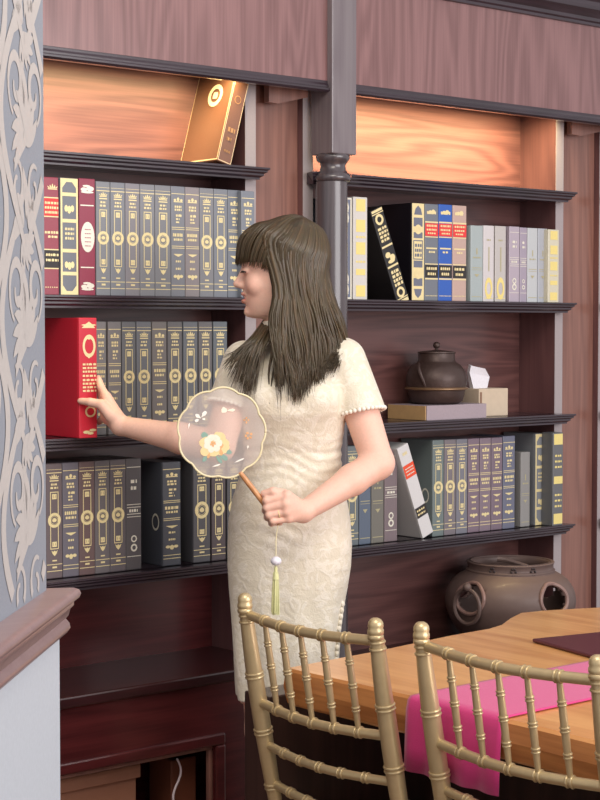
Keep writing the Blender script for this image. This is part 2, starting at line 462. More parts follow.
# ------------------------------------------------------------------ books
def rect(x0, z0, x1, z1): return [(x0, z0), (x1, z0), (x1, z1), (x0, z1)]
def ell(cx, cz, rx, rz, n=16): return [(cx + rx*math.cos(2*PI*i/n), cz + rz*math.sin(2*PI*i/n)) for i in range(n)]
def ringq(cx, cz, r0, r1, n=20, asp=1.0):
    out = []
    for i in range(n):
        a, b = 2*PI*i/n, 2*PI*(i+1)/n
        out.append([(cx+r0*math.cos(a), cz+asp*r0*math.sin(a)), (cx+r1*math.cos(a), cz+asp*r1*math.sin(a)), (cx+r1*math.cos(b), cz+asp*r1*math.sin(b)), (cx+r0*math.cos(b), cz+asp*r0*math.sin(b))])
    return out
def words(x0, x1, z, h, rnd, k=4):
    """a line of tiny illegible lettering"""
    out = []; x = x0; W_ = (x1 - x0)
    while x < x1 - .04 * W_:
        w = W_ * rnd.uniform(.5, 1.2) / (k * 1.6)
        w = min(w, x1 - x)
        out.append(rect(x, z, x + w, z + h)); 
        if rnd.random() < .6: out.append(rect(x + w * .35, z + h * .0, x + w * .65, z + h * 1.15))
        x += w * 1.35
    return out
def crown(cx, z, w, h):
    out = [rect(cx - w*.42, z, cx + w*.42, z + h*.18)]
    for t, hh in ((-.42, .6), (-.21, .8), (0, 1.0), (.21, .8), (.42, .6)):
        x = cx + t * w
        out.append([(cx + t*w*.7 - w*.09, z + h*.25), (cx + t*w*.7 + w*.09, z + h*.25), (x + w*.05, z + h*hh*.8), (x, z + h*hh), (x - w*.05, z + h*hh*.8)])
    return out
def crest(cx, z, w, h):
    out = [rect(cx - w*.45, z, cx + w*.45, z + h*.2)]
    for t, hh in ((-.32, .6), (0, 1.), (.32, .6)): out.append(ell(cx + t*w, z + h*(.2 + .4*hh), w*.13, h*.4*hh, 8))
    return out
def frame(x0, z0, x1, z1, t): return [rect(x0, z0, x1, z0+t), rect(x0, z1-t, x1, z1), rect(x0, z0+t, x0+t, z1-t), rect(x1-t, z0+t, x1, z1-t)]

def g_medal(w, h, rnd):
    g = [rect(0, .915*h, w, .922*h), rect(0, .945*h, w, .948*h), rect(0, .12*h, w, .126*h), rect(0, .062*h, w, .068*h)]
    g += crown(.5*w, .865*h, .62*w, .045*h)
    g += [rect(.22*w, .845*h, .78*w, .855*h)] + words(.3*w, .7*w, .81*h, .016*h, rnd, 2) + words(.26*w, .74*w, .78*h, .016*h, rnd, 2)
    g += frame(.24*w, .255*h, .76*w, .755*h, .045*w)
    g += frame(.36*w, .69*h, .64*w, .735*h, .07*w) + [rect(.45*w, .7*h, .55*w, .725*h)] + frame(.36*w, .275*h, .64*w, .32*h, .07*w) + [rect(.45*w, .285*h, .55*w, .31*h)]
    r = .40 * w
    g += ringq(.5*w, .507*h, .62*r, r, 22) + ringq(.5*w, .507*h, .50*r, .55*r, 16) + [rect(.43*w, .507*h - .25*r, .57*w, .507*h + .3*r)] + [ell(.41*w, .507*h, .05*w, .2*r, 8), ell(.59*w, .507*h, .05*w, .2*r, 8)]
    g += [[(.3*w, .245*h), (.42*w, .235*h), (.5*w, .243*h), (.58*w, .235*h), (.7*w, .245*h), (.62*w, .215*h), (.5*w, .195*h), (.38*w, .215*h)]]
    g += [rect(.36*w, .15*h, .64*w, .162*h), rect(.36*w, .09*h, .64*w, .106*h)]
    return {'gold': g}
def g_band(w, h, rnd):
    g = [rect(0, .928*h, w, .934*h), rect(0, .10*h, w, .106*h), rect(0, .068*h, w, .074*h)]
    g += crest(.5*w, .855*h, .72*w, .045*h)
    g += words(.25*w, .75*w, .805*h, .018*h, rnd, 2) + words(.25*w, .75*w, .778*h, .018*h, rnd, 2)
    g += words(.34*w, .74*w, .725*h, .02*h, rnd, 1) + words(.34*w, .6*w, .695*h, .016*h, rnd, 1) + words(.34*w, .66*w, .668*h, .014*h, rnd, 1)
    g += [rect(.04*w, .625*h, .96*w, .631*h), rect(.04*w, .608*h, .96*w, .614*h), rect(.04*w, .455*h, .96*w, .461*h), rect(.04*w, .438*h, .96*w, .444*h)]
    g += words(.12*w, .88*w, .545*h, .028*h, rnd, 4) + words(.18*w, .82*w, .508*h, .02*h, rnd, 3)
    g += [[(.16*w, .388*h), (.84*w, .388*h), (.7*w, .375*h), (.5*w, .362*h), (.3*w, .375*h)]]
    g += words(.32*w, .68*w, .312*h, .018*h, rnd, 2) + words(.32*w, .68*w, .245*h, .018*h, rnd, 2)
    g += [ell(.28*w, .185*h, .13*w, .015*h, 8), ell(.72*w, .185*h, .13*w, .015*h, 8), ell(.5*w, .178*h, .12*w, .024*h, 8)]
    return {'gold': g}
def g_panel(w, h, rnd):      # gold framed dark spine with gold bands
    t = .12 * w
    g = [rect(0, 0, t, h), rect(w - t, 0, w, h), rect(t, 0, w - t, .035*h), rect(t, .965*h, w - t, h)]
    for s1, s2 in ((.035, 1), (.965, -1)):
        for xs, sg in ((t, 1), (w - t, -1)):
            g.append([(xs, s1*h), (xs + sg*.22*w, s1*h), (xs, (s1 + s2*.05)*h)])
    for z in (.845, .62, .365, .17): g.append(rect(t, z*h, w - t, (z+.03)*h))
    for z in (.74, .26):
        g += [ell(.33*w, z*h, .1*w, .03*h, 8), ell(.67*w, z*h, .1*w, .03*h, 8), ell(.5*w, (z-.01)*h, .11*w, .035*h, 8)]
    for z in (.555, .515, .475): g += words(.26*w, .76*w, z*h, .02*h, rnd, 3)
    return {'gold': g}
def g_gothic(w, h, rnd):     # the tall black book: gold ground with blue-grey panels
    g = [rect(0, 0, w, h)]
    d = []
    d.append([(.18*w, .88*h), (.82*w, .88*h), (.72*w, .94*h), (.5*w, .975*h), (.28*w, .94*h)])
    d.append([(.18*w, .12*h), (.28*w, .06*h), (.5*w, .025*h), (.72*w, .06*h), (.82*w, .12*h)])
    for a, b in ((.76, .85), (.64, .70), (.34, .41), (.15, .23)): d.append(rect(.15*w, a*h, .85*w, b*h))
    d += frame(.12*w, .42*h, .88*w, .62*h, .06*w) + words(.25*w, .78*w, .55*h, .03*h, rnd, 2) + words(.25*w, .78*w, .50*h, .03*h, rnd, 2) + words(.25*w, .78*w, .45*h, .03*h, rnd, 2)
    c = ringq(.5*w, .73*h, .1*w, .28*w, 12) + ringq(.5*w, .27*h, .1*w, .28*w, 12)
    return {'gold': g, 'slate2': d, 'gold2': c}
def g_label(w, h, rnd):      # red and black title labels
    g = words(.15*w, .85*w, .895*h, .03*h, rnd, 2) + [ell(.4*w, .915*h, .15*w, .02*h, 8), ell(.62*w, .92*h, .15*w, .025*h, 8)]
    g += [rect(0, .805*h, w, .82*h), rect(0, .655*h, w, .665*h), rect(.1*w, .535*h, .9*w, .55*h)] + words(.3*w, .75*w, .495*h, .018*h, rnd, 2)
    g += [rect(0, .375*h, w, .385*h), rect(0, .22*h, w, .235*h)]
    for i in range(9): g.append(ell((.1 + .1*i)*w, .052*h, .035*w, .006*h, 6))
    r = [rect(0, .67*h, w, .80*h)]; b = [rect(0, .24*h, w, .37*h)]
    g2 = words(.12*w, .88*w, .765*h, .02*h, rnd, 4) + words(.12*w, .88*w, .725*h, .018*h, rnd, 4) + words(.2*w, .8*w, .69*h, .015*h, rnd, 3) + words(.12*w, .88*w, .32*h, .026*h, rnd, 3) + words(.2*w, .8*w, .265*h, .026*h, rnd, 3)
    return {'gold': g, 'red': r, 'black': b, 'gold2': g2}
def g_oval(w, h, rnd):
    g = [ell(.52*w, .50*h, .42*w, .13*h, 24), rect(.08*w, .765*h, .9*w, .775*h), rect(.08*w, .235*h, .9*w, .245*h)]
    for z, s in ((.905, 1), (.075, 1)):
        g += [ell(.3*w, z*h, .2*w, .018*h, 10), ell(.68*w, (z+.008)*h, .24*w, .022*h, 10), ell(.5*w, (z-.022)*h, .4*w, .010*h, 10), ell(.46*w, (z+.03)*h, .25*w, .010*h, 8)]
    d = [];
    for i in range(5): d += words(.34*w, .72*w, (.42 + .035*i)*h, .008*h, rnd, 3)
    return {'silver': g, 'maroon2': d}
def g_redset(w, h, rnd):     # half hidden red book at the wall
    g = crown(.6*w, .895*h, .7*w, .05*h) + [rect(0, .82*h, w, .83*h), rect(0, .66*h, w, .67*h), rect(0, .38*h, w, .39*h), rect(0, .22*h, w, .23*h)]
    g += words(.1*w, .95*w, .52*h, .02*h, rnd, 3) + words(.3*w, .9*w, .485*h, .018*h, rnd, 2)
    for i in range(6): g.append(ell((.15+.14*i)*w, .065*h, .04*w, .006*h, 6))
    return {'gold': g, 'red': [rect(0, .67*h, w, .82*h)], 'black': [rect(0, .23*h, w, .38*h)], 'gold2': words(.1*w, .95*w, .77*h, .02*h, rnd, 4) + words(.1*w, .95*w, .73*h, .02*h, rnd, 4) + words(.1*w, .95*w, .69*h, .02*h, rnd, 4) + words(.15*w, .95*w, .33*h, .02*h, rnd, 3) + words(.15*w, .95*w, .285*h, .02*h, rnd, 3)}
def g_pulled(w, h, rnd):     # the bright red one in the hand
    g = [ell(.55*w, .94*h, .42*w, .008*h, 10), [(.15*w, .915*h), (.9*w, .915*h), (.75*w, .945*h), (.55*w, .968*h), (.35*w, .945*h)]]
    g += ringq(.56*w, .765*h, .24*w, .36*w, 20, 1.5) + [rect(.5*w, .82*h, .62*w, .85*h), rect(.5*w, .665*h, .6*w, .69*h)]
    for i, z in enumerate((.605, .575, .545, .51, .475, .445, .415, .385)): g += words(.2*w, .98*w, z*h, .016*h, rnd, 3)
    g += ringq(.62*w, .22*h, .2*w, .3*w, 16, .9) + [ell(.4*w, .05*h, .2*w, .014*h, 8), ell(.62*w, .04*h, .18*w, .012*h, 8), ell(.75*w, .065*h, .2*w, .012*h, 8)]
    return {'gold': g}
def g_scroll(w, h, rnd):     # white scrollwork on blue-grey
    g = frame(.0, 0, w, h, .1*w)
    for z in (.9, .8, .2, .1): g += ringq(.5*w, z*h, .2*w, .32*w, 12, 1.1) + [rect(.2*w, (z-.045)*h, .8*w, (z-.037)*h)]
    for i in range(9): g.append([(.28*w, (.3+.045*i)*h), (.72*w, (.31+.045*i)*h), (.72*w, (.33+.045*i)*h), (.28*w, (.32+.045*i)*h)])
    return {'silver': g}
def g_pale(w, h, rnd):
    g = [rect(.2*w, a*h, .85*w, b*h) for a, b in ((.86, .98), (.66, .78), (.44, .56), (.24, .30), (.03, .14))]
    g += words(.2*w, .85*w, .6*h, .02*h, rnd, 3) + words(.2*w, .85*w, .36*h, .02*h, rnd, 3)
    return {'palegold': g}
def g_lean(w, h, rnd):
    g = [rect(0, .945*h, w, .955*h), rect(.05*w, .965*h, .95*w, .99*h), rect(0, .055*h, w, .065*h), rect(.05*w, .01*h, .95*w, .045*h)] + ringq(.5*w, .885*h, .18*w, .34*w, 14) + ringq(.5*w, .12*h, .18*w, .34*w, 14)
    for i in range(4): g += words(.15*w, .9*w, (.66 + .04*i)*h, .025*h, rnd, 2)
    g += [rect(.05*w, .60*h, .95*w, .62*h), rect(.05*w, .39*h, .95*w, .41*h)] + [ell(.35*w, .52*h, .22*w, .03*h, 10), ell(.66*w, .48*h, .22*w, .035*h, 10), ell(.5*w, .45*h, .3*w, .02*h, 10)]
    for i in range(4): g += words(.2*w, .9*w, (.19 + .045*i)*h, .03*h, rnd, 2)
    return {'gold': g}
def g_plain(w, h, rnd):
    g = [rect(.08*w, .06*h, .92*w, .068*h), rect(.1*w, .44*h, .9*w, .448*h), rect(.1*w, .415*h, .9*w, .42*h), rect(.45*w, .62*h, .55*w, .70*h), [(.3*w, .36*h), (.7*w, .36*h), (.5*w, .32*h)]] + words(.2*w, .8*w, .57*h, .018*h, rnd, 2)
    return {'dull': g}
def g_letterO(w, h, rnd):    # tall gold outlined ring near the foot
    g = ringq(.5*w, .175*h, .20*w, .36*w, 20, 2.0) + [rect(.1*w, .04*h, .9*w, .05*h)]
    d = words(.3*w, .7*w, .8*h, .02*h, rnd, 2) + [rect(.46*w, .4*h, .56*w, .72*h)]
    return {'palegold': g, 'dull': d}
def g_lines(w, h, rnd):
    g = [rect(.05*w, z*h, .95*w, (z + .006)*h) for z in (.92, .585, .56, .50, .475, .12)] + words(.2*w, .8*w, .52*h, .025*h, rnd, 3) + ringq(.5*w, .28*h, .12*w, .2*w, 10) + ringq(.5*w, .2*h, .12*w, .22*w, 10) + words(.3*w, .7*w, .78*h, .03*h, rnd, 1) + words(.3*w, .7*w, .72*h, .03*h, rnd, 1)
    return {'silver': g}
def g_yellow(w, h, rnd):
    g = [rect(0, 0, .14*w, h), rect(.86*w, 0, w, h), rect(.14*w, .9*h, .86*w, h), rect(.14*w, 0, .86*w, .1*h), rect(.14*w, .42*h, .86*w, .52*h)]
    g += words(.2*w, .8*w, .75*h, .04*h, rnd, 2) + words(.2*w, .8*w, .3*h, .04*h, rnd, 2) + words(.2*w, .8*w, .65*h, .03*h, rnd, 2)
    return {'palegold': g}
def g_bands4(w, h, rnd):
    g = [rect(.1*w, .87*h, .95*w, .985*h), rect(.1*w, .45*h, .95*w, .53*h), rect(.1*w, .02*h, .95*w, .13*h)]
    for i in range(3): g += words(.2*w, .85*w, (.62 + .06*i)*h, .02*h, rnd, 2) + words(.2*w, .85*w, (.2 + .06*i)*h, .02*h, rnd, 2)
    return {'palegold': g}
def g_white(w, h, rnd):      # leaning white book with red and black labels
    g = [rect(0, .705*h, w, .71*h), rect(0, .82*h, w, .825*h)]
    return {'gold': words(.3*w, .7*w, .9*h, .03*h, rnd, 2), 'orange': [rect(.02*w, .66*h, .98*w, .80*h)], 'black': [rect(.02*w, .22*h, .98*w, .33*h)],
            'gold2': words(.12*w, .88*w, .285*h, .018*h, rnd, 3) + words(.12*w, .8*w, .245*h, .018*h, rnd, 3), 'silver2': words(.15*w, .85*w, .755*h, .012*h, rnd, 4) + words(.15*w, .85*w, .725*h, .012*h, rnd, 4) + words(.15*w, .85*w, .69*h, .012*h, rnd, 4)}
DECO = {'gold': ('spine_gilding', M_gold, 0), 'gold2': ('label_lettering', M_gold, 2), 'silver': ('spine_gilding', M_silver, 0), 'silver2': ('label_lettering', M_silver, 2),
        'palegold': ('spine_gilding', mat('pale_yellow_gilding', 'ecd98a', .45, .15), 0), 'dull': ('spine_gilding', mat('dull_gilding', 'b5ad88', .5, .2), 0),
        'red': ('red_label', mat('red_label', 'e0393a', .5), 1), 'orange': ('red_label', mat('orange_red_label', 'e8502c', .5), 1),
        'black': ('black_label', mat('black_label', '2a2626', .5), 1), 'slate2': ('spine_panel', mat('slate_panel', '6a6f80', .5), 1), 'maroon2': ('oval_lettering', mat('maroon_letter', 'b06070', .5), 1)}
BOOKN = [0]
VIVID = {'cc2238', '14121a', '2c5cb4', '94384a', '8e3048', '1c1a1c', 'd6d4d4', '74503f', 'd0cdc8', 'cfcab4'}
def cmat(c):
    rgb = [int(c[i:i+2], 16) / 255 for i in (0, 2, 4)]
    if c not in VIVID:          # all other covers: greyer and a little lighter
        g = sum(rgb) / 3; rgb = [min(1, (x + (g - x) * .35) * 1.12 + .016) for x in rgb]
    return mat('cover_' + c, tuple(rgb), .42, 0, .5, .15, .08, 250)
def book(x0, x1, z0, h, y, depth, colr, deco, label, group=None, rot=0., pivot='r', cover=None, name='book'):
    """an upright book, spine at plane y facing the room; rot (deg) leans it about its right or left bottom corner"""
    BOOKN[0] += 1; rnd = random.Random(BOOKN[0] * 13)
    w = x1 - x0
    px = x1 if pivot == 'r' else x0
    a = -w if pivot == 'r' else 0.
    mb = MB(); mb.box((a, .0046, 0), (a + w, depth, h))
    o = mb.build(name, cmat(colr), None, bevel=min(.0022, w * .12), seg=2)
    o.location = (px, y, z0); o.rotation_euler = (0, math.radians(rot), 0)
    tag(o, label, 'book', group)
    sb = MB(); sb.box((a, 0, 0), (a + w, .0045, h))
    parts = [(sb, cmat(colr))]; labels = []
    for k, polys in (deco(w, h, rnd) if deco else {}).items():
        nm, mm, lv = DECO[k]
        g = MB(); e = .0005 + .0004 * lv
        for ip, p in enumerate(polys):
            g.add([(a + min(max(x, .0012), w - .0012), -e - (ip % 40) * 7e-6, min(max(z, .0012), h - .0012)) for x, z in p], [tuple(range(len(p)))])
        if k in ('red', 'orange', 'black'): labels.append((k, g, mm))
        else: parts.append((g, mm))
    sp = MB.multi('spine', parts, o, bevel=min(.002, w * .1))
    for k, g, mm in labels:
        c = MB.multi('title_label', [(g, mm)], sp)
        c['label'] = 'red title label' if k != 'black' else 'black title label'
    if cover == 'ring':
        g = MB()
        for p in ringq(.03, h*.42, .012, .016, 20, 1.4): g.add([(a - .0012, q_[0], q_[1]) for q_ in p], [(0,1,2,3)])
        c = g.build('cover_emblem', M_silver, None, normals=False); c.parent = o
    if cover == 'pages':
        g = MB(); g.box((a + w*.18, .002, h - .0005), (a + w*.82, depth*.97, h + .0006)); c = g.build('page_edges', mat('page_edges', 'd8cfb8', .8), None); c.parent = o
    return o
def row(z0, y, items, group, depth=.135):
    for it in items:
        u0, u1, vt, colr, deco, label = it[:6]; kw = it[6] if len(it) > 6 else {}
        yy = y + kw.pop('dy', 0)
        x0 = XY(u0, yy, vt + 50) + .0004; x1 = XY(u1, yy, vt + 50) - .0006
        zt = ZY((u0 + u1) / 2, vt, yy)
        g = kw.pop('group', group)
        book(x0, x1, z0, zt - z0, yy, kw.pop('depth', depth), colr, deco, label, g, **kw)
GREY = ['6c7078', '6a6e78', '726e76', '6e7078', '6a6c74', '686c78', '7a7074', '6c6e76', '666c78', '5e6674', '646c7a']
yb = YS - .0
ORD = ['first', 'second', 'third', 'fourth', 'fifth', 'sixth', 'seventh', 'eighth', 'ninth', 'tenth', 'eleventh']
# left case, upper row
T = [(43, 59, 177, '94384a', g_redset, 'deep red labelled book half hidden by the damask wall, upper shelf'),
     (60, 78.5, 178, '5c626e', g_panel, 'dark book with a broad gold frame between the two red upper shelf books'),
     (79, 95.5, 178.5, '8e3048', g_oval, 'maroon book with a white oval on its spine on the upper left shelf')]
SPEC = {10: {'dy': -.0165, 'depth': .046}}
bu = [96, 110.4, 125.3, 140, 155, 171, 185.2, 199.6, 213.8, 227.7, 241.2, 254.7]
for i in range(11):
    kind = g_band if i in (5, 6, 9, 10) else g_medal
    wd = 'banded grey book' if kind is g_band else 'grey crown-and-medallion book'
    T.append((bu[i], bu[i+1], 181.5 + i * .95, GREY[i], kind, f'{wd}, {ORD[i]} right of the maroon oval book', SPEC.get(i, {})))
row(SHZ[1], yb - .03, T, 'books on the upper shelf of the left bookcase', .165)
# left case, middle row
bu = [95, 106.5, 121.5, 136, 151.5, 167, 182.5, 198, 212.5, 227.5]
kinds = [g_band, g_band, g_medal, g_medal, g_band, g_medal, g_medal, g_medal, g_medal]
cols = ['6e6c6e', '6a6668', '585a60', '5a5e68', '665f5e', '565458', '545a64', '58565a', '525c66']
T = []
for i in range(9):
    wd = 'banded grey book' if kinds[i] is g_band else 'dark grey crown-and-medallion book'
    T.append((bu[i] + (.6 if i != 1 else 1.6), bu[i+1], 321.5, cols[i], kinds[i], f'{wd}, {ORD[i]} right of the red book being pulled out'))
row(SHZ[2], yb, T, 'books on the middle shelf of the left bookcase')
# the red book in her hand
YR = D - .03
x0 = XY(79, YR, 370); x1 = XY(97, YR, 370); zt = ZY(88, 318, YR)
RB = book(x0, x1, SHZ[2] + .0006, zt - SHZ[2], YR, .165, 'cc2238', g_pulled, 'bright red gilt book pulled halfway off the shelf by the woman', None)
# left case, bottom row
T = []
bu = [46, 62.5, 79, 95, 110, 126, 141.5]
kinds = [g_medal, g_band, g_medal, g_medal, g_medal, g_lines]
cols = ['5c4a4e', '5a5462', '604444', '5c5458', '564c52', '4a4448']
tp = ['dark crown-and-medallion book against the damask wall in the lower left row', 'banded slate book, second from the wall in the lower left row',
      'reddish brown crown-and-medallion book, third from the wall in the lower left row', 'grey crown-and-medallion book, fourth from the wall in the lower left row',
      'dark crown-and-medallion book, fifth from the wall in the lower left row', 'dim dark book with pale lines, last before the gap in the lower left row']
for i in range(6): T.append((bu[i], bu[i+1], 463.5 - i * 1.0, cols[i], kinds[i], tp[i]))
T.append((162.5, 181, 462, '3c404c', g_band, 'slate banded book standing alone between two dark gaps in the lower left row', {'cover': 'ring'}))
T.append((193, 210.5, 459, '45444a', g_medal, 'dark medallion book just right of the second gap in the lower left row'))
T.append((211.5, 226, 458, '4a3c40', g_medal, 'dark brown medallion book beside the woman\'s hip in the lower left row'))
T.append((227, 241, 457, '45444a', g_medal, 'dark book mostly hidden behind the woman in the lower left row'))
row(SHZ[3], yb, T, 'books on the lower shelf of the left bookcase')
# right case, upper row
T = [(335, 352, 197, '5a6480', g_scroll, 'blue-grey book with white scrollwork right beside the turned column'),
     (353, 367.5, 197, 'd0cdc8', g_pale, 'whitish book with yellow gilt bands near the turned column'),
     (411.5, 424.3, 203, '14121a', g_gothic, 'thick tall black book with a gold framed spine on the upper right shelf', {'depth': .14}),
     (424.6, 438.3, 204, '5c6472', g_label, 'slate book with red and black labels left of the blue book'),
     (438.5, 452.2, 204.5, '2c5cb4', g_label, 'bright blue book with red and black labels on the upper right shelf'),
     (452.5, 466.5, 205.5, 'b08a7c', g_label, 'tan book with red and black labels right of the blue book'),
     (470.5, 483, 225.5, '8a9a9c', g_plain, 'pale teal book, first after the gap right of the tan book'),
     (483.3, 494, 225.5, 'b4aeb0', g_letterO, 'pale grey book with a gold ring at its foot touching the teal book'),
     (495, 506, 226, 'a6a09c', g_letterO, 'greyish book with a gold ring at its foot left of the lilac books'),
     (509, 519.5, 226.5, '9a8a9c', g_lines, 'wider lilac grey book with pale lines on the upper right shelf'),
     (519.8, 527, 227.5, '8c7e94', g_lines, 'narrow lilac grey book right of the wider lilac one'),
     (527.3, 537.5, 228, 'a2a8ac', g_plain, 'pale grey-green book right of the narrow lilac book'),
     (537.8, 547.5, 228.5, '9298a4', g_plain, 'grey-blue book left of the pale yellow end book'),
     (547.8, 559, 229.5, 'cfcab4', g_pale, 'pale yellow gilt book at the right end of the upper right shelf', {'depth': .046, 'dy': -.0165})]
row(SHZ[1], yb - .03, T, 'books on the upper shelf of the right bookcase', .165)
# leaning black and gold book: spine foot at the right, head at the left
xa = XY(409.5, YS - .034, 298)
hl = .286
book(xa - .047, xa, SHZ[1] + .0008, hl, YS - .034, .13, '1c1a1c', g_lean, 'black book with ornate gilt spine leaning left against the whitish book', 'books on the upper shelf of the right bookcase', rot=-22.5, pivot='r')
# right case, lower row
T = [(333, 345, 446, '4c5660', g_medal, 'dark green-grey book with a gold crown mostly hidden behind the woman\'s elbow'),
     (345.4, 358.8, 446, '58646a', g_medal, 'green-grey crowned book at the woman\'s elbow on the lower right shelf'),
     (359.2, 371, 447, '4a5a72', g_plain, 'navy book below the woman\'s elbow on the lower right shelf'),
     (371.4, 384, 448, '666258', g_plain, 'olive brown book below the woman\'s elbow on the lower right shelf'),
     (384.4, 397.5, 449, '6e5a60', g_lines, 'mauve brown book left of the leaning white book'),
     (432.5, 444, 440, '5a6a6a', g_medal, 'green-grey medallion book right of the leaning white book', {'cover': 'ring'}),
     (444.3, 456, 439.5, '685e66', g_medal, 'brownish medallion book, second right of the leaning white book'),
     (456.3, 467.6, 439, '646472', g_medal, 'slate medallion book, third right of the leaning white book'),
     (468, 479.4, 438.5, '6e5668', g_band, 'plum banded book, first of the three plum books on the lower right shelf'),
     (479.7, 491, 438, '725c6c', g_band, 'plum banded book, middle of the three plum books on the lower right shelf'),
     (491.3, 502.4, 437.5, '6a5466', g_band, 'plum banded book, last of the three plum books on the lower right shelf'),
     (502.8, 515, 436, '565a74', g_band, 'blue-grey banded book ending the long run on the lower right shelf'),
     (520.5, 530, 452, '7c7a78', g_plain, 'small dull grey book standing alone in the gap on the lower right shelf'),
     (535, 547, 433.5, '6c7078', g_panel, 'dark book with a bright yellow gilt frame on the lower right shelf'),
     (552.6, 563, 432.5, '55575c', g_bands4, 'dark book with yellow gilt bands at the right end of the lower right shelf', {'depth': .046, 'dy': -.0465})]
row(SHZ[3], yb, T, 'books on the lower shelf of the right bookcase')
YW = YS - .018
pf_ = onY(423, 537, YW); pr_ = onY(436, 527, YW)
wdt = .046
ang = -21.5
book(pf_.x, pf_.x + wdt, SHZ[3] + .0008, .286, YW, .13, 'd6d4d4', g_white, 'white book with red and black labels leaning left on the lower right shelf', 'books on the lower shelf of the right bookcase', rot=ang, pivot='l')
# boxed brown book leaning on the top shelf
YT = YS - .012
xr = XY(230.5, YT, 161)
o = book(xr - .046, xr, SHZ[0] + .0008, .262, YT, .165, '74503f', None, 'brown boxed book with a round cream emblem leaning under the fascia on the top shelf', None, rot=15.5, pivot='r')
a = -.046; g = MB(); e = .0008
for x0_, z0_, x1_, z1_ in ((.0, .003, .165, .006), (.0, .257, .165, .260), (.0005, .003, .003, .26), (.160, .003, .163, .26)):
    g.add([(a - e, x0_, z0_), (a - e, x1_, z0_), (a - e, x1_, z1_), (a - e, x0_, z1_)], [(0,1,2,3)])
for p in frame(.001, .003, .045, .259, .0018): g.add([(a + x, -e, z) for x, z in p], [(0,1,2,3)])
c = g.build('gilt_border', mat('cream_line', 'ecd2ac', .5), None, normals=False); c.parent = o
g = MB()
for p in ringq(.07, .186, .019, .031, 28): g.add([(a - e*1.5, x, z) for x, z in p], [(0,1,2,3)])
for p in [ell(.075, .213, .0145, .0145, 20)]: pass
for p in frame(.064, .203, .086, .223, .0): pass
g.add([(a - e*1.5, .061, .177), (a - e*1.5, .079, .177), (a - e*1.5, .081, .186), (a - e*1.5, .078, .195), (a - e*1.5, .062, .195), (a - e*1.5, .059, .186)], [(0,1,2,3,4,5)])
c = g.build('round_emblem', mat('cream_emblem', 'f2e2c0', .5), None, normals=False); c.parent = o
g = MB(); rnd = random.Random(5)
for p in ringq(.023, .175, .009, .011, 16) + words(.012, .036, .085, .012, rnd, 2) + words(.014, .03, .062, .008, rnd, 2) + words(.014, .034, .03, .006, rnd, 2): g.add([(a + x, -e, z) for x, z in p], [tuple(range(len(p)))])
c = g.build('spine_gilding', mat('dim_gilding', 'b98a5c', .4, .3), None, normals=False); c.parent = o
# ------------------------------------------------------------------ board, kettle, tissue box, pot
M_board_end = mat('board_end', 'c4a070', .6, bump=.2, bscale=60)
zs = SHZ[2]
yb0 = D + .012
bx0 = XY(427, yb0, 418); bx1 = XY(486.5, yb0, 416)
hb = .043
bd = MB().box((bx0, yb0, zs), (bx1, yb0 + .165, zs + hb)).build('wooden_board', mat('board_lilac_grey', 'a2949c', .5, bump=.1), None, bevel=.0015)
tag(bd, 'flat pale wooden block under the kettle on the middle right shelf', 'board')
be = MB().box((bx0 - .003, yb0 + .004, zs + .001), (bx0 - .0002, yb0 + .162, zs + hb - .001)).build('end_grain', M_board_end, bd)
be['label'] = 'golden end grain'
# kettle
M_iron = mat('kettle_iron', '4a3a36', .45, .35, bump=.35, bscale=90)
kc = onY(436.5, 375, D + .095); kz = zs + hb
kt = empty('iron_kettle', (kc.x, kc.y, kz), 'dark brown iron kettle with a knobbed lid standing on the pale wooden block', 'kettle')
sk = F / (kc.x * SY + kc.y * CY)
px = 1 / sk
kb = [(12*px, 0), (22*px, .5*px), (26*px, 3*px), (28*px, 9*px), (29.4*px, 16*px), (30.6*px, 23*px), (30.2*px, 28*px), (28*px, 34*px), (24*px, 39*px), (20*px, 41.5*px), (18.6*px, 43*px), (18.3*px, 50.2*px)]
# flattened front-to-back slightly so that it fits the shelf
MB().lathe(kb, (kc.x, kc.y, kz), 48).build('body', M_iron, kt, smooth=True, angle=50)
MB().lathe([(29.2*px, 14*px), (31.8*px, 15*px), (31.8*px, 16.2*px), (29.4*px, 17.2*px)], (kc.x, kc.y, kz), 48, cap=False).build('flange', mat('kettle_flange', '8a6c50', .4, .5), kt, smooth=True)
MB().lathe([(18.3*px, 50.3*px), (19.2*px, 50.8*px), (19.0*px, 52.0*px), (14*px, 52.8*px), (4*px, 53.8*px), (1.6*px, 54.4*px)], (kc.x, kc.y, kz), 40).build('lid', M_iron, kt, smooth=True, angle=40)
k_ = MB(); k_.lathe([(1.5*px, 54.0*px), (1.4*px, 56*px)], (kc.x, kc.y, kz), 16); k_.ball((kc.x, kc.y, kz + 58.5*px), 3.6*px, 16, 10); k_.build('knob', M_iron, kt, smooth=True)
vr, vf = RIGHT, -FWD
for sgn, lab in ((-1, 'handle'), (1, 'handle')):
    az = math.radians(35) if sgn < 0 else math.radians(150)
    dirv = (-vr * math.sin(az) + vf * math.cos(az)) if sgn < 0 else (vr * math.sin(az) + vf * math.cos(az) )
    side = dirv.cross(Vector((0, 0, 1)))
    b0 = Vector((kc.x, kc.y, kz)) + dirv * 27 * px
    pts = []
    for i in range(15):
        t = i / 14; a_ = PI * t
        pts.append(b0 + dirv * (5.5 * px * math.sin(a_)) + side * (9 * px * (t - .5) * sgn) + Vector((0, 0, (40 - 24 * t + 4 * math.sin(a_)) * px)))
    MB().tube(pts, [1.8*px]*15, 8).build(lab, M_iron, kt, smooth=True)
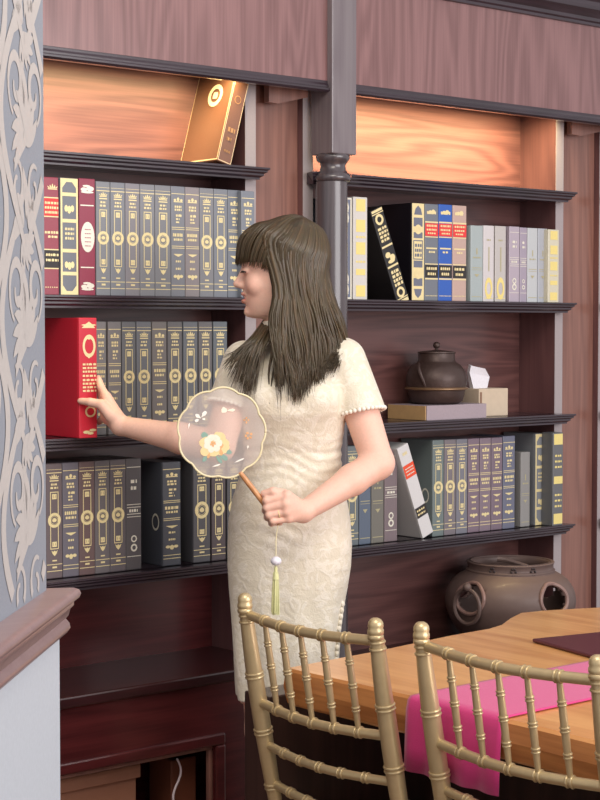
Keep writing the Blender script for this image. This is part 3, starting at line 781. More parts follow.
# tissue box
M_box = mat('tissue_box_card', 'cdbba4', .7, bump=.2, bscale=40)
tb = D + .075
tx0 = XY(479, tb, 410); tx1 = XY(508, tb, 410)
hz = ZY(494, 388.5, tb) - zs
tbx = empty('tissue_box', ((tx0+tx1)/2, tb + .05, zs), 'small cream tissue box beside the kettle with a tissue sticking out', 'tissue box')
MB().box((tx0, tb, zs), (tx1, tb + .10, zs + hz)).build('box', M_box, tbx, bevel=.002)
MB().box((tx0 + .004, tb - .0008, zs + .004), (tx0 + .012, tb - .0001, zs + hz - .01)).build('corner_print', mat('box_print', '8a6a56', .7), tbx)
cx, cy_ = (tx0+tx1)/2 - .012, tb + .05
tm = MB()
def tis(P): return [Vector((cx + a, cy_ + b, zs + hz + c)) for a, b, c in P]
A_ = tis([(-.030, -.01, -.012), (.022, -.01, -.012), (.040, -.006, .034), (.012, -.014, .060), (-.044, -.008, .070), (-.046, -.004, .048)])
B_ = tis([(-.026, .012, -.012), (.022, .012, -.012), (.044, .012, .038), (.016, .004, .054), (-.036, .010, .074), (-.040, .012, .048)])
tm.add(A_ + B_, [(0,1,2,5), (2,3,4,5), (7,6,11,8), (8,11,10,9)] + [(i, (i+1) % 6, (i+1) % 6 + 6, i + 6) for i in range(6)])
to = tm.build('tissue', mat('tissue_paper', 'e4e2ea', .9), tbx)
ss = to.modifiers.new('s', 'SUBSURF'); ss.levels = 2; ss.render_levels = 2; ss.subdivision_type = 'SIMPLE'
# big ceramic pot
M_pot = mat('pot_clay', '685550', .55, .05, coat=.05, bump=.15, bscale=50)
M_rimc = mat('pot_clay_pale', '8c6f68', .45, .05)
pc_ = onY(509, 600, D + .0)
pc_ = Vector((pc_.x, D - .005, 0))
spx = 1 / (F / (pc_.x * SY + pc_.y * CY))
pot = empty('clay_pot', (pc_.x, pc_.y, ZC), 'large brown clay pot with oval openings and ring handles on the cabinet behind the table', 'pot')
ztop = ldz(507, 561, pc_.x * SY + pc_.y * CY)[2]
H = ztop - ZC
outp = [(.55, 0), (.62, .02), (.78, .12), (.93, .30), (.995, .46), (1.0, .56), (.965, .68), (.86, .80), (.73, .86), (.665, .89), (.645, .93), (.655, .975), (.675, 1.0), (.655, 1.01), (.60, 1.0), (.575, .97), (.58, .9), (.66, .86)]
Rb = 65.5 * spx
NZ = 60; NT = 120
prof = []
# resample the profile
seg = []
for i in range(len(outp) - 1):
    for j in range(5): 
        t = j / 5; seg.append((outp[i][0] * (1-t) + outp[i+1][0] * t, outp[i][1] * (1-t) + outp[i+1][1] * t))
seg.append(outp[-1])
seg = [(np.mean([seg[min(max(i+k, 0), len(seg)-1)][0] for k in (-2,-1,0,1,2)]), np.mean([seg[min(max(i+k, 0), len(seg)-1)][1] for k in (-2,-1,0,1,2)])) for i in range(len(seg))]
view_az = math.atan2(-FWD.y, -FWD.x)
holes = [view_az + math.radians(36), view_az - math.radians(46), view_az + math.radians(180 - 40), view_az + math.radians(180 + 46)]
pm = MB(); vs = []; fs = []
for r, z in seg:
    for k in range(NT):
        a_ = 2 * PI * k / NT; vs.append((pc_.x + Rb * r * math.cos(a_), pc_.y + Rb * r * math.sin(a_), ZC + H * z))
def inhole(k, z):
    for h_ in holes:
        da = (2*PI*(k+.5)/NT - h_ + PI) % (2*PI) - PI
        if (da * Rb / (17.5*spx)) ** 2 + ((z - .62) * H / (14.5*spx)) ** 2 < 1: return True
    return False
for i in range(len(seg) - 1):
    for k in range(NT):
        if i < 62 and inhole(k, (seg[i][1] + seg[i+1][1]) / 2) and .2 < seg[i][1] < .85: continue
        k2 = (k + 1) % NT; fs.append((i*NT+k, i*NT+k2, (i+1)*NT+k2, (i+1)*NT+k))
fs.append(tuple(range(NT))[::-1])
pm.add(vs, fs)
body = pm.build('body', M_pot, pot, smooth=True, angle=60)
so = body.modifiers.new('wall', 'SOLIDIFY'); so.thickness = .012; so.offset = -1
def prad(z):
    for i in range(len(seg) - 1):
        if seg[i][1] <= z <= seg[i+1][1]: return Rb * seg[i][0]
    return Rb
for h_ in holes:
    pts = []
    for i in range(41):
        t = 2*PI*i/40; da = 18*spx*math.cos(t)/Rb; z = .62 + 15*spx*math.sin(t)/H
        r = prad(z); pts.append((pc_.x + r*math.cos(h_+da), pc_.y + r*math.sin(h_+da), ZC + H*z))
    MB().tube(pts, 2.0*spx, 8).build('opening_rim', M_rimc, pot, smooth=True)
for h_ in holes[1:3]:
    dv = Vector((math.cos(h_), math.sin(h_), 0)); sv = Vector((-math.sin(h_), math.cos(h_), 0))
    cc = Vector((pc_.x, pc_.y, ZC + H*.53)) + dv * (Rb * 1.0 + .004)
    MB().ring(cc, 17*spx, 2*spx, sv * 1.0, Vector((0, 0, 1)), 36, 8, sx=.95).build('ring_handle', M_pot, pot, smooth=True)
    MB().ball(cc + Vector((0, 0, 19*spx)), 4.5*spx, 12, 8).build('handle_boss', M_pot, pot, smooth=True)
fl = MB()
for da0 in (-.05, .42, -.55):
    for k in range(6):
        t = 2*PI*k/6; da = da0 + 2.2*spx*math.cos(t)/(Rb*.65); z = .935*H + 3.2*spx*math.sin(t)
        a_ = view_az + da; r = Rb*.655 + .001
        fl.ball((pc_.x + r*math.cos(a_), pc_.y + r*math.sin(a_), ZC + z), 1.2*spx, 8, 6)
fl.build('flower_stamp', mat('pot_stamp', '33282a', .5), pot, smooth=True)
lad = empty('ladle', (pc_.x, pc_.y, ztop), 'short dark stick lying across inside the mouth of the clay pot', 'stick')
pl_ = [Vector((pc_.x, pc_.y, ztop - .005)) + RIGHT * (a * spx) + FWD * (b_ * spx) + Vector((0, 0, c_ * spx)) for a, b_, c_ in ((-11, 16, 2), (-2, 14, 1.), (6, 8, -1), (18, 2, -4))]
MB().tube(pl_, [.010, .009, .006, .006], 8).build('stick', M_pot, lad, smooth=True)

# tan carton and dark case seen in the cabinet opening
yc0 = YO + .055
x0 = XY(55, yc0, 780); x1 = XY(136, yc0, 780); z1 = ZY(100, 772, yc0)
o = empty('cardboard_box', ((x0+x1)/2, yc0 + .07, .03), 'tan cardboard box inside the open front of the low left cabinet', 'box')
MB().box((x0, yc0, .0305), (x1, yc0 + .14, z1)).build('box', mat('cardboard', '9c6a52', .7, bump=.2, bscale=30), o, bevel=.002)
MB().box((x0, yc0 - .012, z1 - .03), (x1 + .006, yc0 - .001, z1 + .004)).build('flap', mat('cardboard', '9c6a52', .7), o, bevel=.002)
x0 = XY(176, yc0, 780); x1 = XY(201, yc0, 780); z1 = ZY(188, 760, yc0)
o = MB().box((x0, yc0 + .02, .0305), (x1, yc0 + .12, z1)).build('wooden_case', mat('brown_case', '6e3e2c', .5), None, bevel=.004)
tag(o, 'upright brown case beside the cardboard box in the open low cabinet', 'case')
cb = MB().tube([Vector((XY(176 + 4*math.sin(i*.55), yc0 - .004, 780), yc0 - .008, ZY(180, 757 + i*4.4, yc0))) for i in range(20)], .003, 6).build('white_cable', mat('white_cable', 'd8c8cc', .5), None, smooth=True)
tag(cb, 'thin white cable hanging in front of the brown case in the low cabinet', 'cable')

# ------------------------------------------------------------------ table
ZT = .76; TTH = .078
tp = [onZ(u, v, ZT) for u, v in ((278, 669), (374, 651), (450, 635), (487, 628.5), (500, 624.5), (509, 618), (520, 612.5), (545, 610), (600, 607))]
ex = [p.copy() for p in tp]
XT = (onZ(278, 669, ZT).x + onZ(407, 699, ZT).x + onZ(593, 732, ZT).x) / 3
poly = [Vector((XT, 1.15, ZT))]
edge = []
nE = 24
for i in range(nE + 1):
    y = 1.15 + (tp[0].y - 1.15) * i / nE
    edge.append(Vector((XT + .004 * math.sin(y * 9) + .002 * math.sin(y * 23), y, ZT)))
far = tp[1:] + [Vector((3.75, tp[-1].y + .0, ZT)), Vector((3.75, 1.15, ZT))]
out = edge + far
tbl = empty('wooden_table', (2.9, 2.0, 0), 'honey coloured thick wooden slab table on dark legs in the right foreground', 'table')
vs = []; n = len(out)
cen = Vector((2.95, 2.0, ZT))
for dz, ins in ((0, .006), (-.006, 0), (-TTH * .5, -.004), (-TTH + .006, .004), (-TTH, .012)):
    for p in out:
        q_ = p + (cen - p).normalized() * ins; vs.append((q_.x, q_.y, ZT + dz))
fs = [tuple(range(n))] + [tuple(range(4*n, 5*n))[::-1]]
for L_ in range(4): fs += [(L_*n + i, L_*n + (i+1) % n, (L_+1)*n + (i+1) % n, (L_+1)*n + i) for i in range(n)]
m = MB(); m.add(vs, fs); top = m.build('table_top', M_oak, tbl)
top.data.materials.append(M_oakend)
for p in top.data.polygons:
    if abs(p.normal.z) < .7: p.material_index = 1
zb = ZT - TTH - .001
MB().box((XT + .02, 2.775, 0), (XT + .9, 2.86, zb)).build('leg', M_tleg, tbl, bevel=.003)
MB().box((XT + .02, 1.25, 0), (XT + .9, 1.33, zb)).build('leg', M_tleg, tbl, bevel=.003)
MB().box((XT + .50, 1.331, .12), (XT + .54, 2.774, zb)).build('modesty_panel', M_tleg, tbl)
# pink runner: across the table in X, hanging over its near edge
M_pink = mat('pink_cloth', 'd0307c', .75, sheen=.3, bump=.25, bscale=500)
ya, ybk = onZ(509, 719, ZT).y, onZ(407, 698, ZT).y
zbot = ldz(402, 770, onZ(407, 699, ZT).dot(FWD))[2]
rm = MB(); P_ = [(XT + 1.45, ZT + .003), (XT + .7, ZT + .003), (XT + .3, ZT + .003), (XT + .02, ZT + .003), (XT - .004, ZT + .002), (XT - .010, ZT - .004), (XT - .013, ZT - .02), (XT - .014, ZT - .05), (XT - .015, ZT - .09), (XT - .016, zbot)]
NY = 24; vs = []
for i in range(NY + 1):
    y = ya + (ybk - ya) * i / NY
    for j, (x, z) in enumerate(P_):
        hang = max(0, j - 5) / 4
        vs.append((x - .004 * hang * (1 + math.sin(i * .9)) , y + .004 * hang * math.sin(i * .5), z))
k = len(P_)
rm.add(vs, [(i*k+j, i*k+j+1, (i+1)*k+j+1, (i+1)*k+j) for i in range(NY) for j in range(k-1)])
ro = rm.build('table_runner', M_pink, None, smooth=True, angle=70); so = ro.modifiers.new('t', 'SOLIDIFY'); so.thickness = .002; so.offset = 1
tag(ro, 'bright pink cloth runner laid across the wooden table and hanging over its edge', 'table runner')
# dark red place mat
p1 = onZ(532, 642.5, ZT); p2 = onZ(600, 635.5, ZT); p3 = onZ(600, 660.5, ZT)
d2 = (p2 - p1).normalized(); d3 = (p3 - p1); d3 = (d3 - d2 * d3.dot(d2)).normalized()
m = MB(); m.prism([(0, 0), (.36, 0), (.36, .42), (0, .42)], p1 + Vector((0, 0, .0012)), p1 + Vector((0, 0, .009)), d2, d3)
o = m.build('place_mat', mat('maroon_leather', '5a2630', .4, bump=.1), None, bevel=.003); tag(o, 'dark maroon place mat lying on the far right of the table', 'place mat')

# ------------------------------------------------------------------ gold bamboo-style chairs
def make_chair(PL, PR, label):
    """PL, PR: tops of the two back posts; the seat lies towards +X."""
    t = empty('ballroom_chair', ((PL.x + PR.x) / 2 + .2, (PL.y + PR.y) / 2, 0), label, 'chair', 'gold ballroom chairs')
    zt = .915; w = PL.y - PR.y; x0 = (PL.x + PR.x) / 2
    ZM = [.886, .703, .613, .530]
    def px_(z): return x0 + .085 * min(1, max(0, (zt - z) / .45)) ** 1.15 if z > .45 else x0 + .085 - .06 * ((.45 - z) / .45) ** 1.5
    def post(y):
        m = MB(); zs_ = np.linspace(0.0, zt - .018, 34); pts = [Vector((px_(z), y, z)) for z in zs_]
        rad = [.0125 + .0055 * math.sin(PI * min(1, max(0, (z - .45) / .47))) if z > .45 else .0165 - .004 * (.45 - z) / .45 for z in zs_]
        m.tube(pts, rad, 16)
        r = m
        for z in (.885, .872, .765, .757, .647, .639, .53, .522, .40, .25, .243):
            ax = (Vector((px_(z + .01), y, z + .01)) - Vector((px_(z - .01), y, z - .01))).normalized()
            rr = .0125 + .0055 * math.sin(PI * min(1, max(0, (z - .45) / .47))) if z > .45 else .015
            a_ = ax.orthogonal().normalized(); b_ = ax.cross(a_)
            r.ring(Vector((px_(z), y, z)), rr, .0028, a_, b_, 20, 6)
        po = m.build('back_post', M_chair, t, smooth=True, angle=60)
        f = MB(); f.lathe([(.0130, -.026), (.0152, -.023), (.0152, -.018), (.0138, -.016), (.0155, -.013), (.0155, -.007), (.0138, -.004), (.0150, .000), (.0140, .007), (.0105, .012), (.006, .0148), (.001, .0155)], (px_(zt), y, zt), 20, cap=True)
        f.build('finial', M_chair, po, smooth=True, angle=60)
    for y in (PL.y, PR.y): post(y)
    def rail(z, r, bow=.022, sag=.005):
        pts = []
        for i in range(21):
            s = i / 20; b_ = math.sin(PI * s)
            pts.append(Vector((px_(z) - bow * b_, PL.y - .012 + (PR.y - PL.y + .024) * s, z - sag * b_)))
        return pts
    rails = {}
    for z, r in zip(ZM, (.0100, .0098, .0088, .0088)):
        pts = rail(z, r); m = MB().tube(pts, r, 12)
        rails[z] = (pts, None); g = m
        for s in (1/6, 2/6, 3/6, 4/6, 5/6):
            for d_ in (-.005, .005):
                i = s * 20; c_ = pts[int(i)].lerp(pts[min(20, int(i)+1)], i - int(i)); tn = (pts[min(20, int(i)+1)] - pts[int(i)]).normalized(); c_ = c_ + tn * d_
                a_ = tn.orthogonal().normalized(); g.ring(c_, r, .0026, a_, tn.cross(a_), 16, 6)
        m.build('back_rail', M_chair, t, smooth=True, angle=60)
    def at_(pts, s):
        i = s * 20; return pts[int(i)].lerp(pts[min(20, int(i)+1)], i - int(i))
    for s in (1/6, 2/6, 3/6, 4/6, 5/6):
        a_, b_ = at_(rails[ZM[0]][0], s), at_(rails[ZM[1]][0], s)
        tt = np.linspace(0, 1, 17); m = MB(); m.tube([a_.lerp(b_, t_) for t_ in tt], [.0050 + .0022 * math.sin(PI * t_) for t_ in tt], 12)
        ax = (b_ - a_).normalized(); u_ = ax.orthogonal().normalized(); v_ = ax.cross(u_)
        for t_ in (.235, .27, .485, .52, .735, .77): m.ring(a_.lerp(b_, t_), .0050 + .0022 * math.sin(PI * t_), .0022, u_, v_, 16, 6)
        m.build('spindle', M_chair, t, smooth=True, angle=60)
    xs = px_(.45)
    sm = MB(); yl, yr = PL.y + .012, PR.y - .012
    sm.prism([(xs - .018, yl), (xs - .018, yr), (xs + .37, yr - .02), (xs + .385, yr), (xs + .385, yl), (xs + .37, yl + .02)], (0, 0, .385), (0, 0, .405), (1, 0, 0), (0, 1, 0))
    sm.build('seat', M_chair, t, bevel=.006)
    cu = MB().box((xs + .015, yr + .01, .406), (xs + .375, yl - .01, .43)).build('seat_cushion', mat('ivory_cushion', 'd8cfc0', .8), t, bevel=.014, seg=3)
    for y in (yl - .012, yr + .012):
        MB().tube([(xs + .36, y, .384), (xs + .36, y, .2), (xs + .365, y, 0)], [.016, .014, .011], 14).build('front_leg', M_chair, t, smooth=True)
    for z in (.16, .26):
        for y in (yl - .012, yr + .012): MB().tube([(px_(z), y, z), (xs + .36, y, z)], .008, 10).build('stretcher', M_chair, t, smooth=True)
        MB().tube([(xs + .36, yl, z + .02), (xs + .36, yr, z + .02)], .008, 10).build('stretcher', M_chair, t, smooth=True)
    return t
def ctop(u, v):
    l, f, z = ray(u, v); k = (.93 - CAMZ) / z
    return W(l * k, f * k, .93)
make_chair(ctop(245.5, 593), ctop(375, 618), 'gold bamboo-style ballroom chair directly in front of the woman, left of the other one')
make_chair(ctop(423, 621.5), ctop(596, 655), 'gold bamboo-style ballroom chair at the right edge in front of the pink runner')
# ------------------------------------------------------------------ signed distance modelling (for the figure)
BIG = 9.0
class Cone:
    def __init__(s, a, b, ra, rb): s.a = np.array(a, float); s.b = np.array(b, float); s.ra = ra; s.rb = rb
    def f(s, P):
        ba = s.b - s.a; t = np.clip(((P - s.a) @ ba) / max(ba @ ba, 1e-12), 0, 1)
        return np.linalg.norm(P - s.a - t[:, None] * ba, axis=1) - (s.ra + (s.rb - s.ra) * t)
    def ev(s, P, c, R):
        return None if s.f(c[None])[0] > R + .06 else s.f(P)
class Ell(Cone):
    def __init__(s, c, r, rot=None): s.c = np.array(c, float); s.r = np.array(r, float); s.rot = rot
    def f(s, P):
        q = P - s.c
        if s.rot is not None: q = q @ s.rot
        k0 = np.linalg.norm(q / s.r, axis=1); k1 = np.linalg.norm(q / s.r**2, axis=1)
        return k0 * (k0 - 1) / np.maximum(k1, 1e-9)
class Loft(Cone):
    """stack of superellipse sections over height z: rows (z, x0, x1, y0, y1)"""
    def __init__(s, rows, n=2.2, cap=.01):
        r = np.array(sorted(rows), float); s.r = r; s.n = n; s.cap = cap
    def f(s, P):
        r = s.r; z = np.clip(P[:, 2], r[0, 0], r[-1, 0])
        g = [np.interp(z, r[:, 0], r[:, i]) for i in range(1, 5)]
        cx = (g[0] + g[1]) / 2; ax = np.maximum((g[1] - g[0]) / 2, 1e-4); cy = (g[2] + g[3]) / 2; ay = np.maximum((g[3] - g[2]) / 2, 1e-4)
        q = (np.abs((P[:, 0] - cx) / ax) ** s.n + np.abs((P[:, 1] - cy) / ay) ** s.n) ** (1 / s.n)
        d = (q - 1) * np.minimum(ax, ay)
        over = np.maximum(r[0, 0] - P[:, 2], P[:, 2] - r[-1, 0])
        return np.where(over > 0, np.sqrt(np.maximum(d, 0)**2 + over**2), np.maximum(d, over * 1.0) if s.cap == 0 else d)
    def ev(s, P, c, R):
        return None if s.f(c[None])[0] > 1.6 * R + .06 else s.f(P)
class U:
    def __init__(s, k, *kids): s.k = k; s.kids = kids
    def ev(s, P, c, R):
        out = None
        for kd in s.kids:
            d = kd.ev(P, c, R)
            if d is None: continue
            if out is None: out = d
            else:
                h = np.clip(.5 + .5 * (out - d) / s.k, 0, 1); out = out * (1 - h) + d * h - s.k * h * (1 - h)
        return out
class Sub:
    def __init__(s, k, base, *cuts): s.k = k; s.base = base; s.cuts = cuts
    def ev(s, P, c, R):
        d = s.base.ev(P, c, R)
        if d is None: return None
        for ct in s.cuts:
            e = ct.ev(P, c, R)
            if e is None: continue
            e = -e; h = np.clip(.5 - .5 * (d - e) / s.k, 0, 1); d = d * (1 - h) + e * h + s.k * h * (1 - h)
        return d
class Plane:
    """keeps the side the normal points away from"""
    def __init__(s, base, *pn): s.base = base; s.pn = [(np.array(p, float), np.array(n, float) / np.linalg.norm(n)) for p, n in pn]
    def ev(s, P, c, R):
        d = s.base.ev(P, c, R)
        if d is None: return None
        for p, n in s.pn: d = np.maximum(d, (P - p) @ n)
        return d
class Fn:
    def __init__(s, base, fn): s.base = base; s.fn = fn
    def ev(s, P, c, R):
        d = s.base.ev(P, c, R)
        return None if d is None else s.fn(P, d)

def sdf_mesh(node, lo, hi, h, B=20):
    lo = np.array(lo); hi = np.array(hi); nb = np.ceil((hi - lo) / (h * B)).astype(int)
    NXT = nb * B + 4
    R = h * (B + 3) * math.sqrt(3) / 2
    keys = []; pts = []; quads = []
    g = np.arange(-1, B + 1)
    I, J, K = np.meshgrid(g, g, g, indexing='ij')
    base = np.stack([I.ravel(), J.ravel(), K.ravel()], 1); n = B + 2
    for bx in range(nb[0]):
        for by in range(nb[1]):
            for bz in range(nb[2]):
                o = np.array([bx, by, bz]) * B
                c = lo + (o + B / 2) * h
                d0 = node.ev(c[None], c, R)
                if d0 is None or abs(d0[0]) > 1.9 * R: continue
                P = lo + (base + o) * h
                Dv = node.ev(P, c, R)
                if Dv is None: continue
                Dg = Dv.reshape(n, n, n)
                if Dg.min() > 0 or Dg.max() < 0: continue
                ins = Dg < 0
                acc = np.zeros((n-1, n-1, n-1, 3)); cnt = np.zeros((n-1, n-1, n-1))
                cr = [(a, b) for a in (0, 1) for b in (0, 1)]
                for ax in range(3):
                    for a, b in cr:
                        s0 = [0, 0, 0]; oth = [i for i in range(3) if i != ax]; s0[oth[0]] = a; s0[oth[1]] = b
                        s1 = list(s0); s1[ax] = 1
                        sl0 = tuple(slice(x, x + n - 1) for x in s0); sl1 = tuple(slice(x, x + n - 1) for x in s1)
                        A0, A1 = Dg[sl0], Dg[sl1]; x = ins[sl0] != ins[sl1]
                        t = np.where(x, A0 / np.where(np.abs(A0 - A1) < 1e-12, 1, A0 - A1), 0)
                        vec = np.zeros(acc.shape); vec[..., oth[0]] = a; vec[..., oth[1]] = b; vec[..., ax] = t
                        acc += vec * x[..., None]; cnt += x
                act = cnt > 0
                idx = np.argwhere(act)
                p = idx + acc[act] / cnt[act][:, None] - 1 + o
                gi = idx - 1 + o + 1
                keys.append((gi[:, 0] * NXT[1] + gi[:, 1]) * NXT[2] + gi[:, 2]); pts.append(lo + p * h)
                for ax in range(3):
                    s1 = [1, 1, 1]; s2 = [1, 1, 1]; s2[ax] = 2
                    a0 = ins[1:n-1, 1:n-1, 1:n-1]
                    sl = [slice(1, n-1)] * 3; sl[ax] = slice(2, n)
                    a1 = ins[tuple(sl)]
                    x = np.argwhere(a0 != a1)
                    if not len(x): continue
                    flip = a0[tuple(x.T)]
                    G = x + o + 1            # global shifted index of the sample
                    u_, v_ = (ax + 1) % 3, (ax + 2) % 3
                    def key(du, dv):
                        q = G.copy(); q[:, u_] -= du; q[:, v_] -= dv
                        return (q[:, 0] * NXT[1] + q[:, 1]) * NXT[2] + q[:, 2]
                    qd = np.stack([key(1, 1), key(0, 1), key(0, 0), key(1, 0)], 1)
                    qd[~flip] = qd[~flip][:, ::-1]
                    quads.append(qd)
    keys = np.concatenate(keys); pts = np.concatenate(pts); quads = np.concatenate(quads)
    uk, first = np.unique(keys, return_index=True)
    V = pts[first]; ix = np.searchsorted(uk, quads); ix = np.minimum(ix, len(uk) - 1)
    ok = (uk[ix] == quads).all(1)
    return V, ix[ok]
def sdf_object(name, node, lo, hi, h, material, parent, smooth_it=0):
    V, Q = sdf_mesh(node, lo, hi, h)
    off = rootloc(parent)
    Wv = np.stack([V[:, 0] * CY + V[:, 1] * SY, -V[:, 0] * SY + V[:, 1] * CY, V[:, 2]], 1) - np.array(off)
    me = bpy.data.meshes.new(name)
    me.vertices.add(len(Wv)); me.vertices.foreach_set('co', Wv.astype(np.float32).ravel())
    me.loops.add(len(Q) * 4); me.loops.foreach_set('vertex_index', Q.astype(np.int32).ravel())
    me.polygons.add(len(Q)); me.polygons.foreach_set('loop_start', np.arange(0, len(Q) * 4, 4, dtype=np.int32))
    me.update(calc_edges=True); me.validate()
    me.polygons.foreach_set('use_smooth', np.ones(len(me.polygons), dtype=bool))
    me.materials.append(material)
    o = bpy.data.objects.new(name, me); COL.objects.link(o); o.parent = parent
    if smooth_it:
        s = o.modifiers.new('relax', 'SMOOTH'); s.iterations = smooth_it; s.factor = .5
    return o, V

# ------------------------------------------------------------------ the woman (coordinates: image-right, depth, height)
DW = 4.05
def Q(u, v, d=DW): return np.array(ldz(u, v, d))
SPX = DW / F           # metres per pixel at her depth
foot = W(*ldz(288, 540, DW)); 
PERSON = empty('person', (foot.x, foot.y, 0), 'woman in a cream lace dress with long brown hair, reaching for the red book', 'person')
M_skin = mat('skin', 'ecbfac', .5)
nt = M_skin.node_tree; bs = nt.nodes['Principled BSDF']
bs.inputs['Subsurface Weight'].default_value = .12; bs.inputs['Subsurface Radius'].default_value = (.012, .005, .003); bs.inputs['Subsurface Scale'].default_value = .5
at = nt.nodes.new('ShaderNodeVertexColor'); at.layer_name = 'tint'
mx = nt.nodes.new('ShaderNodeMix'); mx.data_type = 'RGBA'; mx.blend_type = 'MULTIPLY'; mx.inputs['Factor'].default_value = 1
src = bs.inputs['Base Color'].links[0].from_socket
nt.links.new(src, mx.inputs['A']); nt.links.new(at.outputs['Color'], mx.inputs['B']); nt.links.new(mx.outputs['Result'], bs.inputs['Base Color'])

# head
HR = [(221.5, 275, 300, .028), (225, 261, 308, .047), (231, 251, 316, .060), (240, 245, 321, .069), (250, 242.6, 323, .0735), (258, 241.6, 322.5, .0745), (264, 242.0, 322, .0745), (269, 243.8, 321, .073),
      (275, 243.6, 319.5, .0715), (281, 243.2, 317, .069), (287, 243.4, 313, .066), (292, 243.8, 309, .062), (297, 244.6, 304, .058), (302, 245.4, 299, .0535), (307, 246.5, 293, .048), (311, 247.6, 289, .043), (315, 249.2, 283, .036), (318, 253, 276, .026)]
DH = DW
def headrows(gx=0., gw=0., gt=0.):
    rows = []
    for v, xf, xb, w in HR:
        z = Q(280, v)[2]; l0 = Q(xf, v)[0] - gx; l1 = Q(xb, v)[0] + gx
        rows.append((z + gt, l0, l1, DH - w - gw, DH + w + gw))
    return rows
skull = Loft(headrows(), 2.15)
hp = lambda u, v, b: np.array([*Q(u, v, DH)[:1], DH - b, Q(u, v, DH)[2]])       # b: towards the camera
def pair(fn): return [fn(1), fn(-1)]
face_add = [Cone(hp(245, 267, 0), hp(237.0, 283.4, 0), .0055, .0066), Cone(hp(241.5, 283, 0), hp(237.0, 284.2, 0), .0075, .0068)]
face_add += pair(lambda s: Ell(hp(241.2, 285.8, s*.0095), (.0068, .0052, .0056)))
face_add += pair(lambda s: Ell(hp(256, 285, s*.040), (.022, .022, .024)))
face_add += [Ell(hp(249.3, 312, 0), (.013, .017, .012))]
face = U(.010, skull, *face_add)
sock = pair(lambda s: Ell(hp(241.4, 271, s*.030), (.010, .016, .008)))
face = Sub(.010, face, *sock)
lids = pair(lambda s: Ell(hp(247.2, 271.2, s*.029), (.0115, .0135, .0085)))
face = U(.004, face, *lids)
mouth = [Cone(hp(243.0, 293.8, 0), hp(243.6, 294.2, .010), .0042, .004), Cone(hp(243.6, 294.2, .010), hp(248.2, 295.2, .024), .004, .0022), Cone(hp(243.6, 294.2, -.010), hp(248.2, 295.2, -.024), .004, .0022), Cone(hp(243.0, 293.8, 0), hp(243.6, 294.2, -.010), .0042, .004),
         Cone(hp(243.6, 301.2, 0), hp(244.6, 300.6, .011), .0048, .0045), Cone(hp(244.6, 300.6, .011), hp(248.4, 296.4, .023), .0045, .002), Cone(hp(244.6, 300.6, -.011), hp(248.4, 296.4, -.023), .0045, .002), Cone(hp(243.6, 301.2, 0), hp(244.6, 300.6, -.011), .0048, .0045)]
face = U(.004, face, *mouth)
face = Sub(.003, face, Ell(hp(244.6, 297.4, 0), (.010, .019, .0042)), Cone(hp(248.6, 295.6, .024), hp(250.4, 294.2, .027), .0016, .001), Cone(hp(248.6, 295.6, -.024), hp(250.4, 294.2, -.027), .0016, .001))
# neck and torso under the dress
neck = [Cone(Q(284, 300, DW + .012), Q(287, 348, DW + .012), .046, .052)]
TR = [  # v, x left, x right, front depth, back depth (offset from DW)
    (340, 262, 312, -.050, .07), (348, 246, 340, -.065, .085), (358, 236, 352, -.085, .095), (375, 234, 350, -.105, .095), (395, 234, 347, -.125, .09), (412, 237, 346, -.125, .085),
    (430, 241, 344, -.105, .08), (450, 244, 341, -.090, .075), (465, 243, 341.5, -.09, .08), (480, 238, 344, -.095, .09), (500, 232, 347, -.105, .10), (520, 228.5, 350.5, -.11, .11), (545, 227.5, 352, -.112, .115), (565, 227.5, 351, -.11, .11),
    (585, 228.5, 347.5, -.107, .105), (605, 230, 343.5, -.103, .10), (630, 231.5, 340, -.10, .095), (660, 233, 337.5, -.10, .09), (684, 235, 335.5, -.10, .09), (700, 236.5, 335, -.10, .09)]
def trows(g=0.):
    return [(Q(290, v)[2], Q(a, v)[0] - g, Q(b, v)[0] + g, DW + f_ - g, DW + k_ + g) for v, a, b, f_, k_ in TR]
torso = Loft(trows(-.008), 2.3)
ZG = 0.0
def legs():
    out = []
    for sx, u in ((-1, 262), (1, 312)):
        hipp = Q(u, 560); kn = np.array([Q(u + 4*(-sx), 700)[0], DW - .01, .50]); an = np.array([kn[0] - sx*.01, DW + .01, .115])
        toe = np.array([an[0] - .02, DW - .13, .035])
        out += [Cone(hipp, kn, .075, .048), Cone(kn, (kn + an) / 2 + np.array([0, .015, .04]), .046, .046), Cone((kn + an) / 2 + np.array([0, .015, .04]), an, .046, .032), Cone(an, np.array([an[0], DW + .03, .075]), .03, .026), Cone(an, toe, .03, .024)]
    return out
# arms
RS, RE, RWp = Q(243, 364, 4.03), Q(219, 446, 3.985), Q(120.5, 425.5, 4.075)
LS, LE, LWp = Q(345, 362, 4.03), Q(378, 463, 3.985), Q(303, 512, 3.868)
rm_ = (RE + RWp) / 2 + np.array([.0, 0, -.004]); 
arms = U(.012, Cone(RS, RE, .046, .037), Cone(RE, RE * .62 + RWp * .38, .0375, .036), Cone(RE * .62 + RWp * .38, RWp, .036, .0225))
arml = U(.012, Cone(LS, LE, .047, .0375), Cone(LE, LE * .65 + LWp * .35, .0375, .0355), Cone(LE * .65 + LWp * .35, LWp, .0355, .0235))
def finger(pts, rad): return U(.003, *[Cone(pts[i], pts[i+1], rad[i], rad[i+1]) for i in range(len(pts) - 1)])
